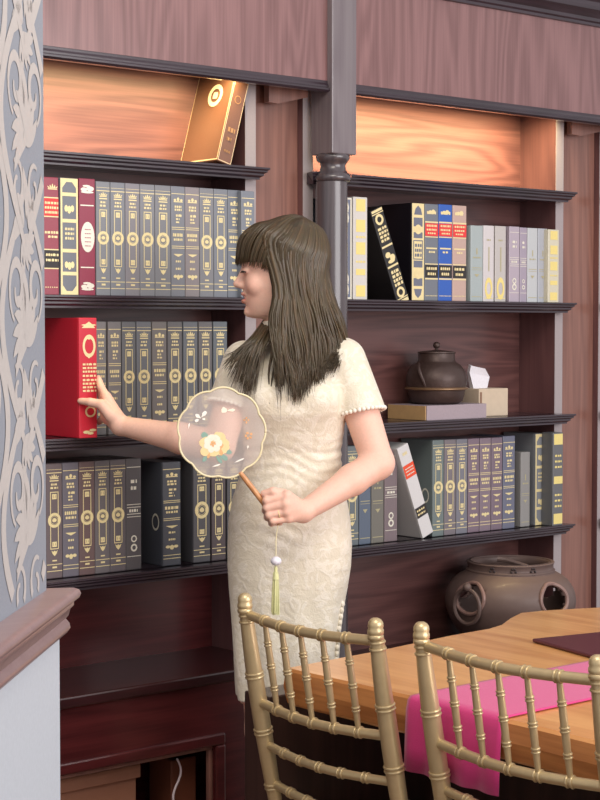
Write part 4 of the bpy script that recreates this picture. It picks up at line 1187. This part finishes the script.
# right hand on the red book
rW = RWp
mcpI, mcpM, mcpR, mcpP = Q(106.5, 397, 4.098), Q(105.5, 403.5, 4.118), Q(104.5, 411, 4.130), Q(104.5, 418, 4.134)
palmR = U(.010, Cone(rW, mcpI, .021, .0125), Cone(rW, mcpM, .021, .0125), Cone(rW, mcpR, .020, .012), Cone(rW, mcpP, .019, .0115), Cone(Q(114, 417, 4.07), Q(103, 408, 4.085), .017, .013))
handR = U(.004, palmR,
    finger([mcpI, Q(101.4, 387.5, 4.112), Q(99.4, 381.5, 4.128), Q(98.4, 377.5, 4.138)], [.0105, .0088, .0078, .0062]),
    finger([mcpM, Q(101.2, 395.5, 4.148), Q(100.0, 391.5, 4.170), Q(99.6, 389, 4.186)], [.0105, .0092, .0082, .0066]),
    finger([mcpR, Q(100.6, 407, 4.164), Q(99.8, 404, 4.184), Q(99.6, 402, 4.20)], [.010, .0088, .0078, .0062]),
    finger([mcpP, Q(100.4, 420.5, 4.152), Q(99.2, 422, 4.170), Q(98.8, 422.5, 4.182)], [.0092, .0078, .0068, .0056]),
    finger([Q(111, 416, 4.070), Q(101.5, 404.6, 4.075), Q(90.5, 402.2, 4.082), Q(80.5, 401.0, 4.094)], [.0155, .0125, .0102, .0078]))
# left hand closed round the fan handle
lW = LWp
kI, kM, kR, kP = Q(287, 495.5, 3.826), Q(285.5, 503.5, 3.822), Q(286, 511.5, 3.825), Q(288.5, 518.5, 3.832)
palmL = U(.010, Cone(lW, kI, .0215, .0125), Cone(lW, kM, .0215, .0125), Cone(lW, kR, .021, .012), Cone(lW, kP, .0195, .011))
def curl(k_, u1, v1, u2, v2, r, d0=3.826):
    return finger([k_, Q(u1, v1, d0), Q(u1 - 1.5, v1 + 2.2, d0 + .022), Q(u2, v2, d0 + .041), Q(u2 + 5, v2 + .5, d0 + .043)], [r, r*.93, r*.88, r*.82, r*.7])
handL = U(.0025, palmL,
    curl(kI, 266.8, 500.8, 269, 503.5, .0105), curl(kM, 267.2, 508, 270, 510.5, .0105), curl(kR, 269.0, 515, 272, 517, .0098), curl(kP, 273, 521, 275.5, 522.5, .0086),
    finger([Q(297, 505, 3.862), Q(284, 494.2, 3.836), Q(273, 491.6, 3.828), Q(263.8, 493.5, 3.832)], [.0155, .0115, .0102, .0080]))
body_sdf = U(.012, U(.018, face, *neck), torso, U(.006, arms, handR), U(.006, arml, handL), U(.02, *legs()))
body, BV = sdf_object('body', body_sdf, (-.55, 3.70, 0.0), (.36, 4.30, 1.80), .0026, M_skin, PERSON)
tint = np.ones((len(body.data.vertices), 4), dtype=np.float32)
lipn = U(.001, *mouth)
near = (np.abs(BV - hp(246, 297, 0)) < .06).all(1)
idn = np.where(near)[0]
dl = np.min([m_.f(BV[idn]) for m_ in mouth], axis=0)
k = np.clip(1 - dl / .0015, 0, 1)[:, None]
tint[idn, :3] = tint[idn, :3] * (1 - k) + np.array([.80, .38, .38]) * k
for cpos in (hp(251, 286, .045), hp(251, 286, -.045)):
    dd = np.linalg.norm(BV - cpos, axis=1); kk = np.exp(-(dd / .022) ** 2)[:, None] * .35
    tint[:, :3] = tint[:, :3] * (1 - kk * (1 - np.array([1, .82, .82])))
if len(body.data.vertices) == len(BV):
    ca = body.data.color_attributes.new('tint', 'FLOAT_COLOR', 'POINT'); ca.data.foreach_set('color', tint.ravel())
# teeth, lashes, brows
pw = lambda p: W(*p)
tb_ = MB(); tb_.ball(pw(hp(246.2, 296.6, 0)), (.0075, .0075, .0032), 16, 8); 
tb_.build('teeth', mat('teeth', 'f4f0ea', .3), PERSON, smooth=True)
lm = MB()
for s in (1, -1):
    pts = []
    for i in range(13):
        t = i / 12; f_ = math.radians(-40 + 125 * t); b_ = s * (.029 + .0142 * math.sin(f_)); a_ = 247.2 - 5.1 * math.cos(f_); v_ = 272.6 - .5 * math.sin(PI * t)
        pts.append(pw(hp(a_, v_, b_)))
    lm.tube(pts, [.0013 + .0010 * math.sin(PI * i / 12) for i in range(13)], 6)
    for i in range(2, 13):
        p = pts[i]; lm.tube([p, p + pw(np.array([-.0045 + .002 * i / 12, -s * .0035 * i / 12, -.0028 + .0005 * (i % 2)])) ], [.0009, .0003], 4)
lm.build('eyelashes', mat('lash', '1c1412', .6), PERSON, smooth=True)
# ring on the ring finger
rc = (Q(279, 513.3, 3.826)); rdir = pw(Q(269, 515, 3.826) - kR).normalized(); a_ = rdir.orthogonal().normalized()
MB().ring(pw(rc), .0102, .0011, a_, rdir.cross(a_), 24, 8).build('ring', M_gold, PERSON, smooth=True)['label'] = 'thin gold finger ring'
# shoes
sh = MB()
for sx, u in ((-1, 262), (1, 312)):
    x_ = Q(u + 4*(-sx), 700)[0] - sx*.01
    pts = [np.array([x_, DW + .045, .08]), np.array([x_, DW + .0, .07]), np.array([x_ - .012, DW - .08, .042]), np.array([x_ - .022, DW - .145, .028]), np.array([x_ - .026, DW - .175, .026])]
    sh.tube([pw(p) for p in pts], [.030, .038, .042, .034, .018], 14, flat=.85)
    sh.tube([pw(np.array([x_, DW + .045, .07])), pw(np.array([x_, DW + .04, 0.001]))], [.022, .012], 12)
sh.build('shoes', mat('cream_shoe', 'd8cdb8', .5), PERSON, smooth=True)

# dress
M_dress = bpy.data.materials.new('cream_lace'); M_dress.use_nodes = True
nt = M_dress.node_tree; b = nt.nodes['Principled BSDF']; L = nt.links.new
tc = nt.nodes.new('ShaderNodeTexCoord')
v1 = nt.nodes.new('ShaderNodeTexVoronoi'); v1.inputs['Scale'].default_value = 26; v1.feature = 'DISTANCE_TO_EDGE'
nz = nt.nodes.new('ShaderNodeTexNoise'); nz.inputs['Scale'].default_value = 34; nz.inputs['Detail'].default_value = 4; nz.inputs['Distortion'].default_value = 1.6
ad = nt.nodes.new('ShaderNodeMixRGB'); ad.inputs['Fac'].default_value = .12
L(tc.outputs['Object'], ad.inputs['Color1']); L(nz.outputs['Color'], ad.inputs['Color2']); L(tc.outputs['Object'], nz.inputs['Vector']); L(ad.outputs['Color'], v1.inputs['Vector'])
fine = nt.nodes.new('ShaderNodeTexNoise'); fine.inputs['Scale'].default_value = 260; fine.inputs['Detail'].default_value = 2; L(tc.outputs['Object'], fine.inputs['Vector'])
mpw = nt.nodes.new('ShaderNodeMapping'); mpw.inputs['Scale'].default_value = (3.5, 3.5, 26); L(tc.outputs['Object'], mpw.inputs['Vector'])
wr = nt.nodes.new('ShaderNodeTexNoise'); wr.inputs['Scale'].default_value = 1.6; wr.inputs['Detail'].default_value = 2; L(mpw.outputs['Vector'], wr.inputs['Vector'])
def mth(op, a_, b_):
    n_ = nt.nodes.new('ShaderNodeMath'); n_.operation = op
    for i_, x_ in enumerate((a_, b_)):
        if isinstance(x_, (int, float)): n_.inputs[i_].default_value = x_
        else: L(x_, n_.inputs[i_])
    return n_.outputs[0]
flower = mth('GREATER_THAN', nz.outputs['Fac'], .53)
hgt = mth('ADD', mth('ADD', mth('MULTIPLY', nz.outputs['Fac'], .9), mth('MULTIPLY', fine.outputs['Fac'], .35)), mth('MULTIPLY', wr.outputs['Fac'], .6))
bp = nt.nodes.new('ShaderNodeBump'); bp.inputs['Strength'].default_value = .5; bp.inputs['Distance'].default_value = .005; L(hgt, bp.inputs['Height']); L(bp.outputs['Normal'], b.inputs['Normal'])
mxd = nt.nodes.new('ShaderNodeMix'); mxd.data_type = 'RGBA'; mxd.inputs['A'].default_value = lin('d9cfb8'); mxd.inputs['B'].default_value = lin('ece5d7')
L(mth('ADD', mth('MULTIPLY', flower, .35), mth('MULTIPLY', nz.outputs['Fac'], .7)), mxd.inputs['Factor']); L(mxd.outputs['Result'], b.inputs['Base Color'])
b.inputs['Roughness'].default_value = .55; b.inputs['Sheen Weight'].default_value = .25
sl_ax = lambda a_, b_: (b_ - a_) / np.linalg.norm(b_ - a_)
LSe = LS + sl_ax(LS, LE) * .125; RSe = RS + sl_ax(RS, RE) * .105
sleeveL = Plane(Cone(LS + np.array([-.004, 0, .004]), LSe + sl_ax(LS, LE) * .06, .054, .060), (LSe, sl_ax(LS, LE) * 1.0 + np.array([-.10, 0, -.10])))
sleeveR = Plane(Cone(RS + np.array([.004, 0, .004]), RSe + sl_ax(RS, RE) * .06, .052, .058), (RSe, sl_ax(RS, RE)))
bust = [Ell(Q(266, 398, DW - .085), (.05, .042, .05)), Ell(Q(316, 398, DW - .085), (.05, .042, .05))]
collar = Plane(Cone(Q(284, 312, DW + .008), Q(287, 352, DW + .012), .0525, .060), (Q(284, 319, DW), (-.10, 0, 1)))
zhem = Q(290, 695)[2]
def wrinkle(P, d):
    z = P[:, 2]; x = P[:, 0]; zw = Q(290, 462)[2]
    a_ = np.exp(-((z - zw) / .055) ** 2)
    w_ = np.sin(z * 260 + 5 * np.sin(x * 17) + 2.0 * np.sin(x * 41)) * .0011 * a_
    zh = Q(290, 525)[2]; a2 = np.exp(-((z - zh) / .05) ** 2) * np.exp(-((x + .04) / .08) ** 2)
    w_ += np.sin(z * 170 + 4 * np.sin(x * 22 + 1)) * .0016 * a2
    ang_ = np.arctan2(P[:, 1] - DW, x - Q(290, 500)[0]); lowr = np.clip((Q(290, 560)[2] - z) / .3, 0, 1)
    w_ += .004 * lowr * np.sin(ang_ * 9 + 6 * z)
    return d + w_
dress_sdf = Plane(Fn(U(.016, Loft(trows(0.), 2.3), sleeveL, sleeveR, *bust, collar), wrinkle), ((0, 0, zhem), (.02, 0, -1)))
dress, DV = sdf_object('dress', dress_sdf, (-.30, 3.80, .50), (.30, 4.30, 1.56), .0036, M_dress, PERSON)
# pearl trims of the sleeve hem and the side opening
pt = MB()
axn = sl_ax(LS, LE) + np.array([-.10, 0, -.10]); axn /= np.linalg.norm(axn)
u1 = np.cross(axn, [0, 1, 0]); u1 /= np.linalg.norm(u1); u2 = np.cross(axn, u1)
cenr = LSe
for i in range(34):
    t = 2*PI*i/34; d_ = u1*math.cos(t) + u2*math.sin(t)
    # march outwards to the sleeve surface
    lo_, hi_ = .02, .12
    for _ in range(18):
        md = (lo_ + hi_) / 2; P = (cenr + d_*md - axn*.004)[None]
        e = sleeveL.base.f(P)[0]
        if e < 0: lo_ = md
        else: hi_ = md
    pt.ball(pw(cenr + d_*(lo_ - .001) + axn*.001), .0052, 10, 7)
pt.build('pearl_trim', mat('pearl', 'f2ece0', .35), dress, smooth=True); pt = MB()
axr = sl_ax(RS, RE); u1 = np.cross(axr, [0, 1, 0]); u1 /= np.linalg.norm(u1); u2 = np.cross(axr, u1)
for i in range(32):
    t = 2*PI*i/32; d_ = u1*math.cos(t) + u2*math.sin(t); pt.ball(pw(RSe + d_*.0545 + axr*.001), .0052, 10, 7)
po = pt.build('pearl_trim', mat('pearl', 'ece5d7', .35), dress, smooth=True)
st = MB()
for i in range(15):
    v_ = 604 + i * 6.2; xr_ = np.interp(v_, [r[0] for r in TR], [r[2] for r in TR])
    st.ball(pw(Q(xr_ - 1.2, v_, DW - .035)), (.006, .006, .008), 10, 6)
st.build('scalloped_edge', M_dress, dress, smooth=True)
# frog button cord at the collar
cb = MB()
cb.ring(pw(Q(284, 331, DW + .01)), .0565, .0042, Vector(pw(np.array([1., 0, .1]))).normalized(), Vector(pw(np.array([0, 1., 0]))).normalized(), 40, 8)
cb.build('collar_piping', M_gold, dress, smooth=True)['label'] = 'shiny gold collar piping'
# ------------------------------------------------------------------ hair
M_hair = bpy.data.materials.new('brown_hair'); M_hair.use_nodes = True
nt = M_hair.node_tree; b = nt.nodes['Principled BSDF']; L = nt.links.new
va = nt.nodes.new('ShaderNodeVertexColor'); va.layer_name = 'strand'
tc = nt.nodes.new('ShaderNodeTexCoord'); n_ = nt.nodes.new('ShaderNodeTexNoise'); n_.inputs['Scale'].default_value = 90
L(tc.outputs['Object'], n_.inputs['Vector'])
mx = nt.nodes.new('ShaderNodeMix'); mx.data_type = 'RGBA'; mx.blend_type = 'MULTIPLY'; mx.inputs['Factor'].default_value = .25
L(va.outputs['Color'], mx.inputs['A']); L(n_.outputs['Color'], mx.inputs['B']); L(mx.outputs['Result'], b.inputs['Base Color'])
b.inputs['Roughness'].default_value = .33; b.inputs['Specular IOR Level'].default_value = .4; b.inputs['Anisotropic'].default_value = .5
OC = hp(281.5, 265, 0)
RA, RB_, RC = 45.5 * SPX, .089, 47.5 * SPX
pole = np.array([.42, 0, .905]); pole /= np.linalg.norm(pole)     # towards the back and up (lat grows backwards)
e1 = np.array([-1., 0, 0]); e1 -= pole * (e1 @ pole); e1 /= np.linalg.norm(e1)
e2 = np.array([0, -1., 0])
def onhead(phi, th, k=1.0):
    T = math.cos(phi) * e1 + math.sin(phi) * e2
    d_ = math.cos(th) * pole + math.sin(th) * T
    lo_, hi_ = .03, .16; off = .0095 + (k - 1.0) * .09
    for _ in range(11):
        md = (lo_ + hi_) / 2
        if skull.f((OC + d_ * md)[None])[0] < off: lo_ = md
        else: hi_ = md
    return OC + d_ * lo_
def bez(pts, n):
    """Catmull-Rom through pts"""
    P = [2*np.array(pts[0]) - np.array(pts[1])] + [np.array(p) for p in pts] + [2*np.array(pts[-1]) - np.array(pts[-2])]
    out = []; m = len(pts) - 1
    for i in range(n):
        t = i / (n - 1) * m; j = min(int(t), m - 1); f_ = t - j
        p0, p1, p2, p3 = P[j], P[j+1], P[j+2], P[j+3]
        out.append(.5 * ((2*p1) + (-p0 + p2)*f_ + (2*p0 - 5*p1 + 4*p2 - p3)*f_*f_ + (-p0 + 3*p1 - 3*p2 + p3)*f_**3))
    return out
hm = MB(); hcol = []
rr = random.Random(3)
def lock(pts, r0, flat=.55, n=22, shade=None):
    P = bez(pts, n); k0 = len(hm.v)
    rad = [r0 * (.75 + .35 * math.sin(PI * min(1, i/(n-1)*1.1))) * (1 if i < n*.55 else max(.06, 1 - ((i - n*.55)/(n*.45))**1.15)) for i in range(n)]
    c0 = np.array(P[n//2]) - OC
    hm.tube([pw(p) for p in P], rad, 5, flat=1)
    s = shade if shade is not None else rr.uniform(.86, 1.14)
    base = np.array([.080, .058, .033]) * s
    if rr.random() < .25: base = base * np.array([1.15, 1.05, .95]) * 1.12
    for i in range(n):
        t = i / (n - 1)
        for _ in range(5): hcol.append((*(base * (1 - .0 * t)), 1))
J = lambda s: rr.gauss(0, s)
# fringe
for i in range(330):
    phi = math.radians(rr.uniform(-64, 86)); k_ = rr.uniform(.955, 1.03)
    vend = 264 + 10 * (math.degrees(phi) / 84) ** 2 + J(1.2)
    zend = hp(240, vend, 0)[2]
    pts = [onhead(phi, th, k_) for th in (.03, .35, .72, 1.05)]
    # follow the brow down to the fringe line
    th = 1.1
    while onhead(phi, th)[2] > zend + .012 and th < 2.2: th += .02
    pts += [onhead(phi, (1.05 + th) / 2, k_)] if th > 1.2 else []
    p = onhead(phi, th, k_); p[2] = zend; pts.append(p)
    lock(pts, rr.uniform(.0020, .0040), n=18)
# sides and back, camera side
def mid(w, v, lay):
    xs = {290: (275.5, 333.0), 320: (270.5, 343.5), 348: (273, 349.5)}[v]
    u = xs[0] + (xs[1] - xs[0]) * w ** .92
    dd_ = {290: -.087, 320: -.102, 348: -.122}[v] * math.sqrt(max(0, 1 - w ** 2.6)) + (.03 * w * w if v == 348 else 0)
    return u, dd_
    dp = {290: (-.087, -.108, .0), 320: (-.100, -.128, .0), 348: (-.118, -.148, .03)}[v]
    d_ = (1-w)**2 * dp[0] + 2*w*(1-w) * dp[1] * 1.25 + w*w * dp[2]
    return u, d_
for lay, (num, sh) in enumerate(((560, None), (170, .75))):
    for i in range(num):
        w = (i + rr.random()) / num; phi = math.radians(52 + 128 * w)
        k_ = (rr.uniform(.985, 1.035) if lay == 0 else rr.uniform(.93, .98))
        pts = [onhead(phi, th, k_) for th in (.03, .45, .9, 1.25)]
        ins = 0 if lay == 0 else .02
        for v in (290, 320, 348):
            u, d_ = mid(w, v, lay)
            if v == 290: bq = .5 * min(1, max(0, w - .12) / .25); u = (1 - bq) * u + bq * (300 + pts[-1][0] * F / DH)
            if w > .9: u = min(u, {290: 333.0, 320: 343.5, 348: 349.5}[v])
            pts.append(hp(u + (1.2 * math.sin(w * 40 + v * .03) + 2.0 * math.sin(w * 15 + v * .06) * (v > 300)) * min(1, w * 5) + J(.7) * (1 if w < .93 else .3) - (3 if lay and w > .5 else 0), v, -(d_ + ins + J(.002 if v == 290 else .004))))
        ue = 286 + 50 * w + J(3)
        ve = 404 - 38 * (abs(w - .22) / .78) ** 1.2 - abs(J(9))
        if w < .12: ue, ve = 280 + J(3), 384 + J(12)
        de = -.145 + .05 * w
        um, vm = .45 * u + .55 * ue, 372
        if ve > 382: pts.append(hp(um + J(1.5), vm, -(.5 * (d_ + de) + ins)))
        pts.append(hp(ue, ve, -(de + ins + J(.006))))
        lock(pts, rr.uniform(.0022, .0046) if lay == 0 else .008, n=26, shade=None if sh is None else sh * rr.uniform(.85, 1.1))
# far side: falls over her right shoulder
for i in range(230):
    w = rr.random(); phi = math.radians(-(56 + 60 * w)); k_ = rr.uniform(.97, 1.02)
    pts = [onhead(phi, th, k_) for th in (.03, .45, .9, 1.25)]
    pts += [hp(276 + 8*w, 292, -.068), hp(268 + 12 * w + J(1.5), 316, -.045 + .01*w)]
    ue = 226 + 30 * w + J(3); ve = 358 + 30 * min(1, w * 1.6) + J(5)
    pts += [hp(254 + 16 * w + J(1.5), 336, .085 + J(.004)), hp((254 + 16*w) * .45 + ue * .55, 350 + 8*w, .112 + J(.004)), hp(ue, ve, .128 + J(.005))]
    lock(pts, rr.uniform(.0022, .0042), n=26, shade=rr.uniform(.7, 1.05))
# far back
for i in range(130):
    w = rr.random(); phi = math.radians(-(110 + 70 * w)); k_ = rr.uniform(.97, 1.02)
    pts = [onhead(phi, th, k_) for th in (.03, .45, .9, 1.25)]
    pts += [hp(300 + 31 * w, 290, -.075 + .07 * w), hp(306 + 35 * w, 320, -.09 + .06 * w), hp(310 + 36 * w, 345, -.105 + .04 * w), hp(308 + 28 * w + J(4), 372 + J(8), -.11 + .02 * w)]
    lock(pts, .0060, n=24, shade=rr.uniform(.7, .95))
hair = hm.build('hair', M_hair, PERSON, smooth=True, angle=None, normals=False)
ca = hair.data.color_attributes.new('strand', 'FLOAT_COLOR', 'POINT'); ca.data.foreach_set('color', np.array(hcol, dtype=np.float32).ravel())
# close-fitting under-layer of hair on the scalp
zc = Q(280, 263)[2]; lc = Q(276, 263)[0]
M_under = mat('hair_under', '4a3a2c', .5)
capn = Fn(Loft(headrows(.003, .003, .003), 2.15), lambda P, d: np.maximum(d - .002, np.maximum(np.minimum(lc - P[:, 0], zc - P[:, 2]), Q(280, 312)[2] - P[:, 2])))
sdf_object('hair_underlayer', capn, (-.26, 3.90, 1.42), (.16, 4.20, 1.80), .004, M_under, hair)

# ------------------------------------------------------------------ round silk fan held in her hand
DF = 3.815
fc = Q(221.5, 433, DF); FS = DF / F
fan = empty('silk_fan', tuple(W(*fc)), 'translucent scalloped silk hand fan with an embroidered peony, wooden handle and pale green tassel', 'fan')
nrm = pw(np.array([.10, -1, .03])).normalized()
fx = pw(np.array([1., 0, 0])); fx = (fx - nrm * fx.dot(nrm)).normalized(); fy = nrm.cross(fx); fy = fy if fy.z > 0 else -fy
def fp(a_, b_, e=0.): return W(*fc) + fx * (a_ * FS) + fy * (b_ * FS) + nrm * e       # a right, b up in pixels
NL = 10
def rim(t, k=1.0):
    ph = t * 8 / 2 + .35
    r = 42.2 + 2.9 * abs(math.sin(t * 4.5 + 1.1)) ** .8 * 1.0 
    return (r * math.cos(t) * .985 * k, r * math.sin(t) * 1.015 * k)
M_silk = bpy.data.materials.new('sheer_silk'); M_silk.use_nodes = True
nt = M_silk.node_tree; nt.nodes.clear(); L = nt.links.new
out = nt.nodes.new('ShaderNodeOutputMaterial'); mxs = nt.nodes.new('ShaderNodeMixShader'); tr = nt.nodes.new('ShaderNodeBsdfTransparent'); df = nt.nodes.new('ShaderNodeBsdfDiffuse'); tl = nt.nodes.new('ShaderNodeBsdfTranslucent'); ads = nt.nodes.new('ShaderNodeMixShader')
df.inputs['Color'].default_value = lin('e6dcd8'); tl.inputs['Color'].default_value = lin('e6dcd8'); ads.inputs[0].default_value = .35
tcn = nt.nodes.new('ShaderNodeTexCoord'); wv = nt.nodes.new('ShaderNodeTexNoise'); wv.inputs['Scale'].default_value = 400; L(tcn.outputs['Object'], wv.inputs['Vector'])
mrr = nt.nodes.new('ShaderNodeMapRange'); mrr.inputs['To Min'].default_value = .46; mrr.inputs['To Max'].default_value = .60; L(wv.outputs['Fac'], mrr.inputs['Value'])
L(mrr.outputs['Result'], mxs.inputs[0]); L(tr.outputs[0], mxs.inputs[1]); L(df.outputs[0], ads.inputs[1]); L(tl.outputs[0], ads.inputs[2]); L(ads.outputs[0], mxs.inputs[2]); L(mxs.outputs[0], out.inputs['Surface'])
N_ = 144
pm = MB(); vs = [fp(0, 0)]; fs = []
for k in (.33, .66, 1.0):
    for i in range(N_): vs.append(fp(*rim(2*PI*i/N_, k)))
for i in range(N_): fs.append((0, 1 + i, 1 + (i+1) % N_))
for q_ in range(2):
    for i in range(N_): fs.append((1+q_*N_+i, 1+(q_+1)*N_+i, 1+(q_+1)*N_+(i+1) % N_, 1+q_*N_+(i+1) % N_))
pm.add(vs, fs); pm.build('silk_panel', M_silk, fan)
pts = [fp(*rim(2*PI*i/N_)) for i in range(N_ + 1)]
MB().tube(pts, [1.05*FS]*(N_+1), 8).build('rim', mat('fan_rim', 'e8dcb4', .45), fan, smooth=True, angle=None)
M_pet = mat('petal_yellow', 'eed6a0', .7); M_pet2 = mat('petal_cream', 'f4ead8', .7); M_pet3 = mat('petal_orange', 'e4b07c', .7); M_leafm = mat('leaf_teal', '8aaca0', .7); M_wht = mat('silk_white', 'f6f2ea', .7)
layer = [0]
def petal(m, cx, cy, ang, Lg, wd):
    layer[0] += 1; e = .0008 + .00003 * layer[0]
    pts = []
    for i in range(15):
        t = i / 14; pts.append((Lg * t + .6 * math.sin(t * 9 + layer[0]), wd * math.sin(PI * t ** 1.5) ** .6))
    pts2 = pts + [(x, -y) for x, y in pts[::-1][1:-1]]
    m.poly([fp(cx + x * math.cos(ang) - y * math.sin(ang), cy + x * math.sin(ang) + y * math.cos(ang), e) for x, y in pts2])
def emb(name, mt, items):
    m = MB()
    for it in items: petal(m, *it)
    return m.build(name, mt, fan, normals=False)
fcx, fcy = -8, -12
for it in [(fcx - 4, fcy + 6, 2.5, 10, 3), (fcx + 4, fcy - 8, -.6, 13, 2.6), (fcx + 10, fcy - 6, -.2, 9, 2.4), (fcx - 6, fcy - 10, -2.2, 8, 2.2), (fcx + 2, fcy - 10, -.9, 10, 2)]: emb('embroidered_leaf', M_leafm, [it])
emb('embroidered_petal', M_pet, [(fcx + 2 * math.cos(a_), fcy + 2 * math.sin(a_), a_, 11.5 + 2.2 * math.sin(a_ * 2.3), 5.0) for a_ in [i * 2 * PI / 10 + .25 * math.sin(i * 2.1) for i in range(10)]] + [(fcx + 7, fcy - 1, a_, 9, 4.4) for a_ in (-.9, -.2, .5, 1.1)])
emb('embroidered_petal', M_pet3, [(fcx + 7, fcy - 4, a_, 6.5, 2.0) for a_ in (1.9, 2.4, 1.3, -1.4)] + [(fcx - 4, fcy - 8, -1.9, 5, 1.6)])
emb('embroidered_petal', M_pet2, [(fcx - 1 + 1.5 * math.cos(a_), fcy + 2 + 1.5 * math.sin(a_), a_, 8, 3.6) for a_ in [i * 2 * PI / 7 for i in range(7)]])
emb('embroidered_petal', M_pet3, [(fcx - 1, fcy + 1, a_, 3.2, 1.3) for a_ in (.3, 1.8, 3.4, 5.)])
emb('embroidered_butterfly', M_wht, [(-21, 15, 2.5, 6, 2), (-20, 16, .9, 7, 2), (-22, 14, 3.6, 5, 1.5), (-20, 14, 0, 4, 1)])
emb('embroidered_butterfly', M_pet2, [(6, 22, 2.9, 7, 3), (6, 22.5, .1, 8, 1.6)])
for it in [(-33, 5, 1.4, 5, .9), (26, -16, 1.4, 3, 1), (-10, -34, .3, 9, .8), (12, -30, .4, 12, .8)]: emb('embroidered_sprig', M_wht, [it])
emb('embroidered_blossom', M_pet3, [(25 + 1.0*math.cos(a_), 13 + 1.0*math.sin(a_), a_, 2.2, 1) for a_ in (0, 1.57, 3.14, 4.7)])
emb('embroidered_blossom', M_pet3, [(27 + 1.2*math.cos(a_), -3 + 1.2*math.sin(a_), a_, 3, 1.3) for a_ in (.6, 1.9, 3.1, 4.4, 5.7)])
hA = fp(20.5, -36, .0); hB = pw(Q(279.5, 523.5, 3.853))
hA0 = fp(18.5, -39.5, .0)
MB().tube([hA0, hA0.lerp(hB, .15), hA0.lerp(hB, .55), hB], [.0050, .0062, .0066, .0058], 14).build('handle', wood('fan_handle_wood', 'b87c4c', 'd8a070', 'Z', cross=30, along=4, rough=.4), fan, smooth=True, angle=60)
cd = [pw(Q(279.5, 523.5, 3.853)), pw(Q(277.5, 527, 3.84)), pw(Q(276, 540, 3.832)), pw(Q(276, 556, 3.83))]
co = MB().tube(cd, .0011, 8).build('cord', mat('tassel_cord', 'e6dcb0', .6), fan, smooth=True)
bd_ = pw(Q(276, 561, 3.83))
MB().ball(bd_, (.0125, .0125, .0105), 20, 12).build('bead', mat('white_bead', 'e8e6f2', .25), fan, smooth=True)
ts = MB(); t0 = pw(Q(275.8, 566, 3.83)); t1 = pw(Q(275.4, 614, 3.83))
ts.lathe([(.0025, 0), (.0045, -.006), (.0035, -.012), (.0060, -.018), (.0078, -.030)], t0, 16)
for i in range(60):
    a_ = rr.uniform(0, 2*PI); q_ = math.sqrt(rr.random()); r0 = .0055 * q_; r1 = .0098 * q_
    dl = Vector((math.cos(a_), math.sin(a_), 0))
    ts.tube([t0 + dl*r0 + Vector((0, 0, -.014)), t0.lerp(t1, .5) + dl*(r0+r1)*.52, t1 + dl*r1 + Vector((0, 0, rr.uniform(-.003, .006)))], [.0009, .0011, .0008], 5)
ts.build('tassel', mat('tassel_silk', 'd8d8a0', .55), fan, smooth=True)

# ------------------------------------------------------------------ light
wd = bpy.data.worlds.new('world'); SC.world = wd; wd.use_nodes = True
bg = wd.node_tree.nodes['Background']; bg.inputs['Color'].default_value = (.95, .91, .93, 1); bg.inputs['Strength'].default_value = .75
def area(name, loc, target, sx, sy, power, col, spread=None):
    l = bpy.data.lights.new(name, 'AREA'); l.shape = 'RECTANGLE'; l.size = sx; l.size_y = sy; l.energy = power; l.color = col
    o = bpy.data.objects.new(name, l); COL.objects.link(o); o.location = loc
    o.rotation_euler = (Vector(target) - Vector(loc)).to_track_quat('-Z', 'Y').to_euler()
    if spread: l.spread = math.radians(spread)
    return o
area('window_light', (3.4, -1.6, 2.1), (2.6, 3.4, 1.2), 3.6, 2.4, 150, (1, .97, .97))
area('ceiling_light', (1.2, 1.4, 3.2), (2.2, 3.2, 1.2), 1.6, 1.2, 45, (1, .90, .76))
for (a_, c_, pw_) in ((XL0, xL_in, 17), (xR0 + TH, xR_in, 14)):
    area('shelf_strip_light', ((a_ + c_) / 2, YH + .045, ZTOP - .006), ((a_ + c_) / 2, YB, SHZ[0] - .02), c_ - a_ - .10, .03, pw_, (1, .76, .38), 105)
